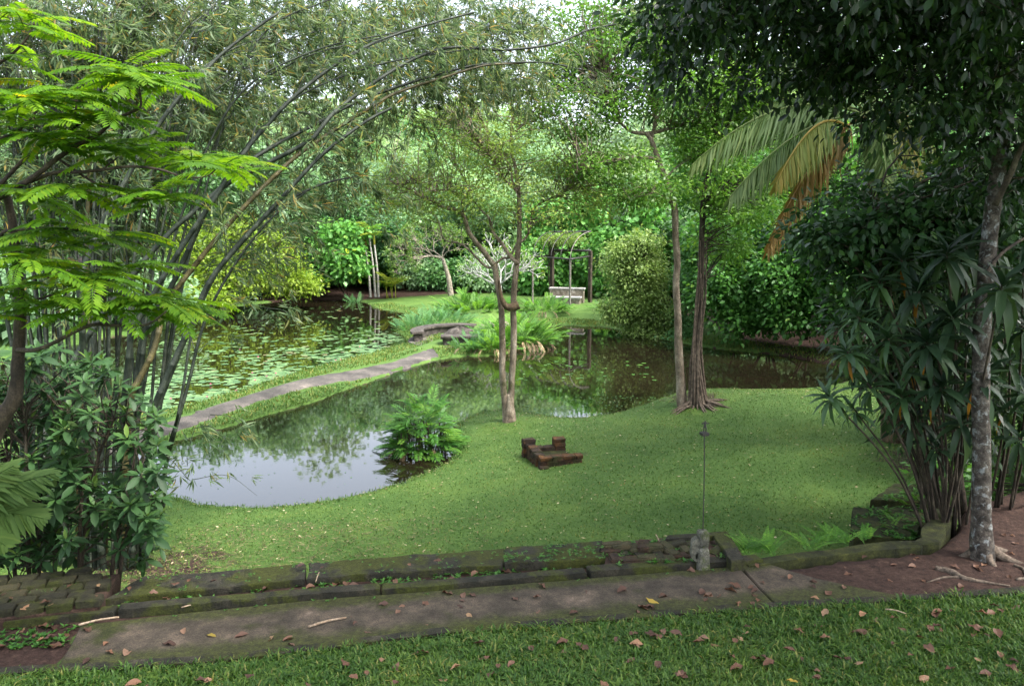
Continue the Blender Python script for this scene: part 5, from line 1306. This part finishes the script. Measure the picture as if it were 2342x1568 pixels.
# the big clump standing in the front pond
wc = onz(958, 1032, .1)
wc = np.array([wc[0], wc[1] + .45, .0])
pond_m = frond_set('frond', M['fern'], 4, L=1.0, pairs=11, ll=.34, lw=.06, ang=55, droop=.35, sag=.1, taper='leaf', rach=.010, start=.3) + frond_set('frond', M['broad'], 4, L=1.0, pairs=10, ll=.32, lw=.07, ang=55, droop=.5, sag=.15, taper='leaf', rach=.010, start=.3)
pcl = fern_clump('water_palm_clump', 'bushy feather leaved clump standing in the shallow front pond', wc, .52, .46, 280, .46, pond_m, 'plant', 14, .15, hgt=1.1)
mb = MB()
for k in range(60):
    a = R.uniform(0, 6.28); rr = .5 * math.sqrt(R.random()); p = wc + [rr * math.cos(a), rr * math.sin(a), -.3]
    tube(mb, spline([p, p + [R.normal(0, .1), R.normal(0, .1), R.uniform(.5, .95)]], 2), .012, 4, r=.5, cap=False)
mb.build('stalks', M['bark_dark'], pcl, 'stuff')
def isl(x, y, z=.2): return onz(x, y, z)
fern_clump('fern_clump', 'blue green ferns behind the curved bench', isl(1000, 742), 1.6, 1.6, 190, .62, blue_m, hgt=.45)
fern_clump('fern_clump', 'fern patch on the bank between lily pond and curved bench', isl(950, 752), .9, 1.4, 100, .52, blue_m, hgt=.2)
fern_clump('fern_clump', 'tall green ferns with brown skirts behind the blue green ferns', isl(1085, 716, .2), 1.9, 1.3, 150, .85, fern_m, dead=14, hgt=.7)
fern_clump('fern_clump', 'bright yellow green ferns over the water behind the twin trunks', isl(1180, 780), 1.3, 1.2, 160, .75, fern_m, dead=12, hgt=.7)
fern_clump('fern_clump', 'ferns with brown dead fronds at the pond tip of the terrace', isl(1215, 790, .05), .6, .8, 60, .65, fern_m, dead=18, hgt=.3)
fern_clump('fern_clump', 'leafy ferns at the corner of the short stone seat', isl(1085, 800, .1), .75, .7, 60, .62, blue_m, dead=2, hgt=.2)
fern_clump('fern_clump', 'upright ferns beside the short stone seat and water', isl(1125, 800, .1), .6, .6, 70, .62, fern_m, dead=8, hgt=.2)
fern_clump('fern_clump', 'ferns in front of the pergola bench on the bank', isl(1245, 715, .3), 1.0, .9, 80, .75, fern_m, dead=6, hgt=.35)
fern_clump('fern_clump', 'small blue green fern at the lily pond corner by the areca palms', ground_at(at(814, 690, 49)), .4, .4, 22, .8, blue_m)
fern_clump('fern_clump', 'broad leaf seedlings at the foot of the pergola post', ground_at(at(1378, 712, 40.5)), .5, .4, 20, .6, fern_m)

# ------------------------------------------------------------------ far wood: crowns shared between trees
far_protos = []
for k in range(6):
    mat = ['far_a', 'far_b', 'far_c', 'far_a', 'far_b', 'far_c'][k]
    bl = [((0, 0, 6.4), (2.6, 2.6, 2.0), 3)] + [((R.normal(0, 1.8), R.normal(0, 1.8), R.uniform(3.2, 8.4)), (R.uniform(1.0, 1.8),) * 2 + (R.uniform(.7, 1.3),), 1.2) for _ in range(11)]
    cen = blob_points(bl, 330, .55)
    trk = spline([(0, 0, -.4), (.15, 0, 2.5), (R.normal(0, .3), R.normal(0, .3), 6.5)], 5)
    mt = MB(); tube(mt, trk, [.26, .18, .07], 8, wob=.04)
    for _ in range(7):
        e = cen[R.integers(len(cen))]; s = trk[R.integers(5, len(trk))]
        tube(mt, spline([s, (s + e) / 2 + [0, 0, .3], e], 4), [.07, .02], 5, cap=False)
    mc = MB(); cluster_leaves(mc, cen, 34, .75, .30, .17, 'diamond', .65, .3)
    far_protos.append((mt.mesh('trunk', M['bark_mid']), mc.mesh('crown', M[mat])))
FAR_LABEL = ['light green leafy tree in the wood beyond the ponds', 'olive green feathery tree in the wood beyond the ponds', 'dark green dense tree in the wood beyond the ponds']
def far_tree(x, y, h, k, wide=1.0):
    p = np.array([x, y, hz((x, y)) - .1])
    o = empty('wood_tree', p, FAR_LABEL[k % 3], 'tree', 'trees of the wood beyond the ponds')
    s = h / 9.0
    a = R.uniform(0, 6.28)
    for nm, m in (('trunk', far_protos[k][0]), ('crown', far_protos[k][1])):
        place(nm, m, o, p, (math.cos(a), math.sin(a), 0), (0, 0, 1), (s * wide, s * wide, s))
FT = []
for x, y, h in [(-24, 40, 9), (-21, 47, 9), (-18, 52, 10), (-15.5, 56, 10), (-9.5, 58, 9), (-6, 57, 8.5), (-2.5, 56, 8), (.5, 55, 7.5), (3, 55, 7.5), (7, 54, 8), (10.5, 50, 9), (14, 46, 9.5), (17, 40, 10), (19, 34, 10), (20, 27, 10), (-27, 32, 10), (-26, 24, 10), (-22, 17, 9),
                (-4.5, 54, 5), (-7.5, 53.5, 5), (8.5, 48, 6), (11, 44, 6.5),
                (-30, 62, 12), (-23, 65, 12), (-16, 66, 11.5), (-10, 67, 11), (-4, 66, 11), (1, 66, 11), (6, 65, 9), (12, 62, 13), (18, 58, 15), (24, 52, 15), (28, 44, 15),
                (-17.5, 60, 12.2), (-34, 80, 15), (-25, 82, 15), (-16, 83, 15), (-8, 84, 14.5), (0, 86, 15), (8, 85, 12.5), (16, 82, 18), (25, 78, 20), (34, 70, 20), (-46, 92, 19), (-37, 98, 19), (-28, 100, 19), (-20, 99, 18.5), (-12, 101, 19.5), (-4, 100, 19.5), (4, 101, 16), (12, 99, 17), (20, 97, 21), (-40, 60, 18), (-36, 45, 16), (-33, 30, 14), (-30, 18, 13), (26, 34, 13), (25, 24, 13), (22, 17, 12), (18, 20, 9), (16, 14, 9)]:
    FT.append((x + R.normal(0, .5), y + R.normal(0, .5), h * R.uniform(.92, 1.06)))
for i, (x, y, h) in enumerate(FT):
    far_tree(x, y, h, int(R.choice([0, 1, 2, 3, 4, 5], p=[.24, .2, .08, .22, .18, .08])), R.uniform(.95, 1.25))
# understorey that closes the view under the far crowns
us_m = []
for k in range(3):
    cen = blob_points([((0, 0, 1.0), (1.6, 1.3, .9), 2), ((1.2, .2, .8), (1.2, 1, .7), 1), ((-1.2, .2, 1.2), (1.2, 1, .8), 1)], 120, .5)
    mc = MB(); cluster_leaves(mc, cen, 30, .6, .24, .14, 'diamond', .7, .3); us_m.append(mc.mesh('foliage', M[['far_c', 'far_a', 'broad'][k]]))
    stm = MB()
    for _ in range(9):
        tube(stm, spline([(R.normal(0, .25), R.normal(0, .2), -.3), (R.normal(0, .5), R.normal(0, .4), .5), cen[R.integers(120)]], 3), [.03, .01], 5, cap=False)
    us_m[k] = (us_m[k], stm.mesh('stems', M['bark_mid']))
US_LABEL = ['dark low bush in the undergrowth of the far wood', 'light green low bush in the undergrowth of the far wood', 'glossy low bush in the undergrowth of the far wood']
for x, y, s in [(-24, 38, 1.5), (-20.5, 44, 1.5), (-18, 50, 1.4), (-15, 54, 1.4), (-8.5, 55.5, 1.3), (-6, 53.5, 1.1), (-3.5, 52.5, 1.1), (-1, 51.5, 1.1), (9, 47, 1.3), (12, 42, 1.4), (15, 38, 1.4), (17, 32, 1.4), (17, 26, 1.3), (15, 22, 1.2), (-12, 57, 1.6), (-2, 57, 1.8), (3, 56, 2), (8, 55, 2), (-20, 30, 1.4), (-20, 24, 1.4), (-18.5, 18, 1.2), (-14, 14.5, 1.0), (-17, 35, 1.2), (13, 18, 1.1), (13.5, 25.5, 1.1), (-1, 62, 2.4), (5, 61, 2.4), (-7, 62, 2.4), (-15, 61, 2.4), (12, 57, 2.4), (-22, 57, 2.6), (18, 50, 2.4), (-12.5, 12.5, .8), (-11.5, 10.6, .8), (-9.6, 9.8, .7)]:
    k = R.integers(3); p = np.array([x, y, hz((x, y))])
    o = empty('wood_bush', p, US_LABEL[k], 'bush', 'bushes under the far wood')
    a = R.uniform(0, 6.28)
    for nm, m in (('foliage', us_m[k][0]), ('stems', us_m[k][1])): place(nm, m, o, p, (math.cos(a), math.sin(a), 0), (0, 0, 1), s)

# ------------------------------------------------------------------ water lilies and floating bits
def pad_mesh(k):
    m = MB(); n = 12
    a = np.linspace(.25, 6.03, n); r_ = 1 + R.normal(0, .05, n)
    m.add(np.vstack([[[.12, 0, 0]], np.c_[r_ * np.cos(a), r_ * np.sin(a), R.uniform(.0, .06, n)]]), None, [[0, i, i + 1] for i in range(1, n)], k / 5)
    return m.mesh('lily_pad', M['pad'], smooth=False)
pads = [pad_mesh(k) for k in range(5)] 
def lily_px():
    while True:
        x, y = R.uniform(330, 925), R.uniform(700, 945)
        p = onz(x, y, .012)
        if sdist(p[None, :2], POND_B)[0] < .12: continue
        dens = .25 + .75 * math.exp(-((y - 850 + (x - 650) * .22) / 75) ** 2)
        f = .5 + .5 * math.sin(p[0] * 1.3 + 2 * math.sin(p[1] * .7)) * math.sin(p[1] * .9 + p[0])
        if y < 760: dens *= .45
        if R.random() < dens * (.06 + 1.1 * f * f): return p
LP = sorted([lily_px() for _ in range(1150)], key=lambda p: p[1])
for p in LP[:300]:
    a = R.uniform(0, 6.28)
    o = place('lily_pad', pads[R.integers(5)], None, p, (math.cos(a), math.sin(a), 0), (0, 0, 1), R.uniform(.08, .14))
    tag(o, 'flat green lily pad floating on the lily pond', 'lily pad', 'lily pads on the pond')
mb = MB()
for p in LP[300:]:
    n = 9; a = np.linspace(.25, 6.03, n) + R.uniform(0, 6); s = R.uniform(.08, .15)
    mb.add(np.vstack([[p], np.c_[p[0] + s * np.cos(a), p[1] + s * np.sin(a), np.full(n, p[2]) + R.uniform(-.003, .008, n)]]), None, [[0, i, i + 1] for i in range(1, n)], R.random())
mb.build('lily_pads', M['pad'], None, 'stuff', smooth=False); bpy.data.objects['lily_pads']['label'] = 'mass of lily pads over the far lily pond'
fm_ = MB()
for lev, el in ((8, .5), (6, 1.0)):
    a = np.arange(lev) * 6.283 / lev
    leaves(fm_, np.zeros((lev, 3)), np.c_[np.cos(a) * math.cos(el), np.sin(a) * math.cos(el), np.full(lev, math.sin(el))], np.array([0, 0, 1.]), 1.0, .38, 'diamond', -.1)
fl_m = fm_.mesh('lily_flower', M['petal_pink'])
for k in range(16):
    p = LP[R.integers(60, 900)]
    tag(place('lily_flower', fl_m, None, p + [.05, 0, .02], (1, 0, 0), (0, 0, 1), .05), 'small pink water lily flower among the pads', 'flower', 'pink lily flowers')
mb = MB()
def scum(n, bx, smin, smax):
    for _ in range(n):
        x, y = R.uniform(bx[0], bx[1]), R.uniform(bx[2], bx[3])
        p = onz(x, y, .006)
        if sdist(p[None, :2], POND_A)[0] < .05: continue
        if math.sin(p[0] * 1.1 + 1.7 * math.sin(p[1])) * math.sin(p[1] * .8 + p[0] * .4) < -.1 and R.random() < .8: continue
        a = np.arange(5) * 1.2566 + R.uniform(0, 6); s = R.uniform(smin, smax)
        mb.add(np.c_[p[0] + s * np.cos(a) * R.uniform(.6, 1.3), p[1] + s * np.sin(a), np.full(5, .006)], [[0, 1, 2, 3]], [[0, 3, 4]], R.random())
scum(800, (1190, 1800, 905, 958), .010, .032); scum(160, (800, 1500, 830, 940), .010, .03); scum(120, (420, 1040, 960, 1160), .006, .02); scum(60, (1150, 1500, 820, 870), .04, .09)
mb.build('floating_leaves', M['weed'], None, 'stuff', smooth=False); bpy.data.objects['floating_leaves']['label'] = 'scattered floating leaf specks on the front pond'

# ------------------------------------------------------------------ grass
def blades(mb, P, L, W, lean=.6, rbias=0.0):
    n = len(P)
    a = R.uniform(0, 6.283, n); ln = R.uniform(.15, 1, n) * lean
    d = np.c_[np.cos(a) * ln, np.sin(a) * ln, np.ones(n)]; d = unit(d)
    s = np.c_[-np.sin(a), np.cos(a), np.zeros(n)]
    L = L * R.uniform(.6, 1.3, n)[:, None]; W = np.broadcast_to(W, (n,))[:, None] * R.uniform(.7, 1.3, n)[:, None]
    m = P + d * L * .55
    t = P + d * L * .9 + np.c_[np.cos(a), np.sin(a), -.6 * np.ones(n)] * L * .35 * ln[:, None]
    V = np.stack([P - s * W * .4, P + s * W * .4, m + s * W * .5, m - s * W * .5, t], 1).reshape(-1, 3)
    o = (np.arange(n) * 5)[:, None]
    mb.add(V, o + [[0, 1, 2, 3]], o + [[3, 2, 4]], np.repeat(np.clip(R.random(n) + rbias, 0, 1), 5))

def scatter(n, box_, test):
    x = R.uniform(box_[0], box_[1], n); y = R.uniform(box_[2], box_[3], n)
    k = test(x, y)
    x, y = x[k], y[k]
    return np.c_[x, y, height(x, y)]
front = scatter(150000, (-4.6, 6.2, 4.2, 7.0), lambda x, y: (y < np.interp(x, NEAR[:, 0], NEAR[:, 1]) - .06 + R.normal(0, .025, len(x))) & (np.abs(x) < y * .72 + .3))
f = .5 + .5 * np.sin(front[:, 0] * 5 + 2 * np.sin(front[:, 1] * 7)) * np.sin(front[:, 1] * 6)
front = front[R.random(len(front)) < .45 + .55 * f]
cl = front[R.choice(len(front), 900)]; tuf = np.repeat(cl, 14, 0) + R.normal(0, 1, (900 * 14, 3)) * [.022, .022, 0]; tuf[:, 2] = height(tuf[:, 0], tuf[:, 1]); tuf = tuf[tuf[:, 1] < np.interp(tuf[:, 0], NEAR[:, 0], NEAR[:, 1]) - .03]
mb = MB(); blades(mb, tuf, .085, .012, 1.5); blades(mb, front - [0, 0, .006], .065, .0095, 1.3); mb.build('grass', M['blade'], None, 'stuff', smooth=False)
bpy.data.objects['grass']['label'] = 'coarse dark green grass in front of the path'
def midtest(x, y):
    P = np.stack([x, y], -1)
    return (sdist(P, POND_A) < -.02) & (sdist(P, UPPER) < -.03) & (np.abs(x) < y * .70 + .3)
mid = scatter(170000, (-6.5, 9.5, 6.8, 21.5), midtest)
mb = MB(); blades(mb, mid - [0, 0, .006], .042, .012, 1.5); mb.build('grass', M['blade_mid'], None, 'stuff', smooth=False)
bpy.data.objects['grass.001']['label'] = 'short bright lawn grass around the brick box'
def banktest(x, y):
    P = np.stack([x, y], -1)
    a, b = sdist(P, POND_A), sdist(P, POND_B)
    e = np.maximum(a, b)
    return (e < .03) & (e > -1.3) & (sdist(P, CWP) < .02) & ((y > 22) | (x < -3))
bank = np.vstack([scatter(90000, (-9.5, 4, 15, 38), banktest), scatter(30000, (-10, 9.5, 38, 47), banktest), scatter(30000, (3, 12, 24, 38), banktest)])
mb = MB(); blades(mb, bank, .11, .022, .9, .12); mb.build('grass', M['blade_mid'], None, 'stuff', smooth=False)
bpy.data.objects['grass.002']['label'] = 'longer pale grass along the causeway and pond banks'
shore = scatter(60000, (-6.5, 9, 11, 21.6), lambda x, y: (lambda d: (d > -.22) & (d < .06))(sdist(np.stack([x, y], -1), POND_A)))
mb = MB(); blades(mb, shore, .07, .014, 1.1); mb.build('grass', M['blade_mid'], None, 'stuff', smooth=False)
bpy.data.objects['grass.003']['label'] = 'fringe of grass along the near pond shore'
wd = [hit(1163, 962), ] 
# weeds on the planting strip, walls and ledge
mb = MB()
def weeds(n, poly, z, s=.05):
    P = np.asarray(poly); lo, hi = P.min(0), P.max(0)
    q = R.uniform(lo, hi, (n * 4, 2)); q = q[sdist(q, P) > 0][:n]
    f_ = np.sin(q[:, 0] * 6 + 1) * np.sin(q[:, 1] * 9 + q[:, 0] * 3)
    q = q[(f_ > -.15) | (R.random(len(q)) < .25)]
    for c in q:
        k = R.integers(5, 9); a = R.uniform(0, 6.28, k)
        d = np.c_[np.cos(a), np.sin(a), R.uniform(.2, 1.0, k)]
        leaves(mb, np.repeat([[c[0], c[1], z]], k, 0), d, np.array([0, 0, 1.]), s * R.uniform(.5, 1.1, k), s * .38, 'diamond', .2)
ST = zxy([(260, 1394), (870, 1342), (1345, 1302), (1640, 1276), (1640, 1262), (1380, 1284), (1150, 1294), (700, 1324), (250, 1366)], ZP)
weeds(420, ST, ZP - .02); weeds(260, zxy([(1385, 1294), (1600, 1282), (1590, 1236), (1520, 1235), (1380, 1250)], 1.25), 1.25, .055); weeds(60, zxy([(1620, 1245), (1650, 1280), (1690, 1275), (1655, 1230)], 1.25), 1.25, .04)
weeds(90, zxy([(0, 1428), (180, 1420), (140, 1470), (0, 1480)], ZP), ZP - .03, .05); weeds(150, zxy([(240, 1368), (700, 1322), (1150, 1290), (1150, 1252), (705, 1287), (325, 1320)], 1.28), 1.28, .026); weeds(120, zxy([(1153, 1290), (1385, 1276), (1378, 1236), (1155, 1252)], 1.3), 1.3, .035)
weeds(170, zxy([(1945, 1222), (2090, 1240), (2140, 1160), (1960, 1160)], 1.02), 1.02, .06); weeds(60, zxy([(1990, 1142), (2130, 1150), (2140, 1108)], .85), .85, .06); weeds(100, LB, 1.30, .024); weeds(120, zxy([(185, 1427), (700, 1374), (1690, 1298), (1690, 1302), (700, 1380), (185, 1434)], ZP), ZP, .03)
mb.build('weeds', M['weed'], None, 'stuff'); bpy.data.objects['weeds']['label'] = 'small weeds sprouting on the wall strip and ledges'
# ferns on the moss ledge
ledge_m = frond_set('frond', M['fern'], 4, L=.34, pairs=20, ll=.085, lw=.017, ang=75, droop=.35, sag=.02, taper='fern', rach=.003, start=.1)
for lab, pts in [('cluster of lacy ferns at the corner of the broken brick bed', [(1700, 1258, 6), (1725, 1262, 5), (1752, 1252, 6), (1770, 1262, 4)]), ('lacy ferns at the foot of the mossy steps', [(1850, 1250, 5), (1885, 1240, 6), (1910, 1236, 7), (1940, 1238, 5), (1980, 1232, 5)]), ('small ferns growing on the lower mossy step', [(2040, 1200, 4), (2070, 1150, 5), (2100, 1140, 4), (2020, 1170, 4)])]:
    c0_ = onz(*pts[0][:2], 1.2)
    o = empty('ledge_fern', c0_, lab, 'fern')
    for x, y, n in pts:
        c = onz(x, y, 1.2 if y > 1225 else 1.02)
        for k in range(n):
            a = R.uniform(-.3, 3.4) if y > 1225 else R.uniform(0, 6.28)
            place('frond', ledge_m[R.integers(4)], o, c + R.normal(0, .02, 3) - [0, 0, .02], (math.cos(a), math.sin(a), R.uniform(.5, 1.5)), (0, 0, 1), R.uniform(.55, 1.05))

# ------------------------------------------------------------------ fallen leaves, sticks, roots
dl = []
for k in range(8):
    m = MB(); n = 5
    xs = np.linspace(0, 1, 6); w = np.array([.0, .16, .25, .24, .14, .005]) * R.uniform(.85, 1.2); cz = R.uniform(-.25, .35) * (xs - .5) ** 2 + R.normal(0, .025, 6); up_ = R.uniform(.1, .9, 6)
    V = np.vstack([np.c_[xs, w, cz + up_ * w], np.c_[xs, 0 * xs, cz], np.c_[xs, -w, cz + up_[::-1] * w]])
    V[:, 2] -= V[:, 2].min()
    q = [[j * 6 + i, j * 6 + i + 1, (j + 1) * 6 + i + 1, (j + 1) * 6 + i] for j in range(2) for i in range(5)]
    m.add(V, q, None, [.05, .22, .34, .46, .6, .75, .9, 1.0][k]); dl.append(m.mesh('fallen_leaf', M['dead']))
def drop(n, poly_px, z, label, group, s0=.06, s1=.13, bias=None, zf=None):
    P = zxy(poly_px, z); lo, hi = P.min(0), P.max(0)
    k = 0
    while k < n:
        c = R.uniform(lo, hi)
        if sdist(c[None], P)[0] < 0: continue
        zz = (hz(c) + zf) if zf is not None else z
        a = R.uniform(0, 6.28)
        o = place('fallen_leaf', dl[int(R.choice(8, p=[.2, .22, .2, .15, .1, .06, .04, .03]))], None, (c[0], c[1], zz), (math.cos(a), math.sin(a), R.normal(0, .12)), (R.normal(0, .25), R.normal(0, .25), 1 if R.random() < .8 else -1), R.uniform(s0, s1))
        tag(o, label, 'leaf', group); k += 1
drop(46, [(200, 1430), (1690, 1298), (1760, 1372), (1000, 1432), (500, 1492), (150, 1515)], ZP + .003, 'dry brown fallen leaf on the long path slab', 'leaves on the path')
drop(14, [(1500, 1372), (1760, 1330), (1780, 1370), (1520, 1392)], ZP + .003, 'dry brown fallen leaf on the mossy path near the slab joint', 'leaves at the slab joint')
drop(8, [(1710, 1296), (1742, 1284), (1870, 1322), (2040, 1360), (1785, 1372)], ZP, 'dry fallen leaf on the tapering path slab', 'leaves on the tapering slab')
drop(26, [(260, 1392), (1345, 1302), (1640, 1276), (1380, 1284), (1150, 1294), (700, 1324), (250, 1366)], ZP - .015, 'dry fallen leaf on the soil strip between kerb and wall', 'leaves on the soil strip')
drop(10, [(240, 1366), (700, 1322), (1385, 1276), (1378, 1240), (705, 1290), (325, 1322)], 1.285, 'dry fallen leaf lying on the retaining wall', 'leaves on the wall', .05, .09)
drop(8, [(0, 1405), (220, 1376), (250, 1320), (0, 1345)], 1.33, 'dry fallen leaf on the brick ledge', 'leaves on the brick ledge', .05, .1)
drop(12, [(0, 1430), (180, 1425), (130, 1518), (0, 1525)], ZP - .02, 'dry fallen leaf on the bare soil beside the path start', 'leaves on the soil patch')
drop(30, [(1760, 1285), (1900, 1258), (2110, 1245), (2342, 1180), (2342, 1330), (2070, 1358)], ZP - .02, 'fallen leaf on the red soil around the lichen trunk', 'leaves on the red soil', .05, .10, zf=.004)
drop(110, [(0, 1560), (500, 1512), (1000, 1448), (1500, 1408), (2000, 1372), (2342, 1350), (2342, 1568), (0, 1580)], 1.35, 'dry brown fallen leaf on the grass in front of the path', 'leaves on the front grass', .05, .12, zf=.04)
mb = MB()
q = scatter(2600, (-4.8, 8, 7.2, 19), midtest)
a = R.uniform(0, 6.28, len(q)); L_ = R.uniform(.015, .06, len(q))
leaves(mb, q + [0, 0, .03], np.c_[np.cos(a), np.sin(a), R.normal(0, .1, len(q))], unit(R.normal(0, .2, (len(q), 3)) + [0, 0, 1]), L_, L_ * R.uniform(.2, .6, len(q)), 'diamond', .05, R.uniform(.55, 1, len(q)))
q = scatter(5200, (-4.6, 1.0, 7.2, 11), midtest); q = q[R.random(len(q)) < np.exp(-((q[:, 0] + 3.0) / 1.9) ** 2)]
a = R.uniform(0, 6.28, len(q)); L_ = R.uniform(.03, .12, len(q))
leaves(mb, q + [0, 0, .022], np.c_[np.cos(a), np.sin(a), R.normal(0, .12, len(q))], unit(R.normal(0, .2, (len(q), 3)) + [0, 0, 1]), L_, .008, 'diamond', .05, R.uniform(0, .8, len(q)))
mb.build('leaf_litter', M['dead_fine'], None, 'stuff'); bpy.data.objects['leaf_litter']['label'] = 'fine dry leaf litter strewn over the lawn'
for (x0, y0, x1, y1, z, lab) in [(705, 1432, 792, 1411, ZP + .012, 'straight pale dry stick lying on the path'), (180, 1428, 272, 1410, ZP + .012, 'thin dry twig lying along the kerb'), (415, 1388, 465, 1380, ZP + .03, 'short dry stick on the soil strip'), (2025, 1392, 2072, 1402, 1.26, 'dry palm sliver on the grass by the kerb end'), (1500, 1222, 1508, 1238, 1.30, 'pale twig sticking up from the broken brick bed'), (730, 1308, 722, 1330, 1.28, 'bent dry twig leaning on the retaining wall')]:
    a, b = onz(x0, y0, z), onz(x1, y1, z)
    m = MB(); tube(m, spline([a, (a + b) / 2 + [0, .004, .008], b], 4), [.011, .008] if x1 - x0 > 80 else [.006, .004], 6, wob=.08)
    tag(m.build('stick', M['stick']), lab, 'stick')
for px, rd, lab in [([(2140, 1298), (2170, 1304), (2205, 1320), (2250, 1328), (2310, 1336)], [.03, .036, .02, .008], 'long pale root snaking over the red soil'), ([(2320, 1290), (2342, 1300), (2348, 1318), (2325, 1322)], [.016, .02, .014], 'hooked root curling beside the lichen trunk'), ([(2120, 1330), (2160, 1318), (2205, 1318)], [.006, .012, .016], 'thin side root on the red soil')]:
    pts = [ground_at(onz(x, y, ZP - .02)) + [0, 0, .008] for x, y in px]
    m = MB(); tube(m, spline(pts, 5), rd, 7, wob=.08); tag(m.build('surface_root', M['root']), lab, 'root')
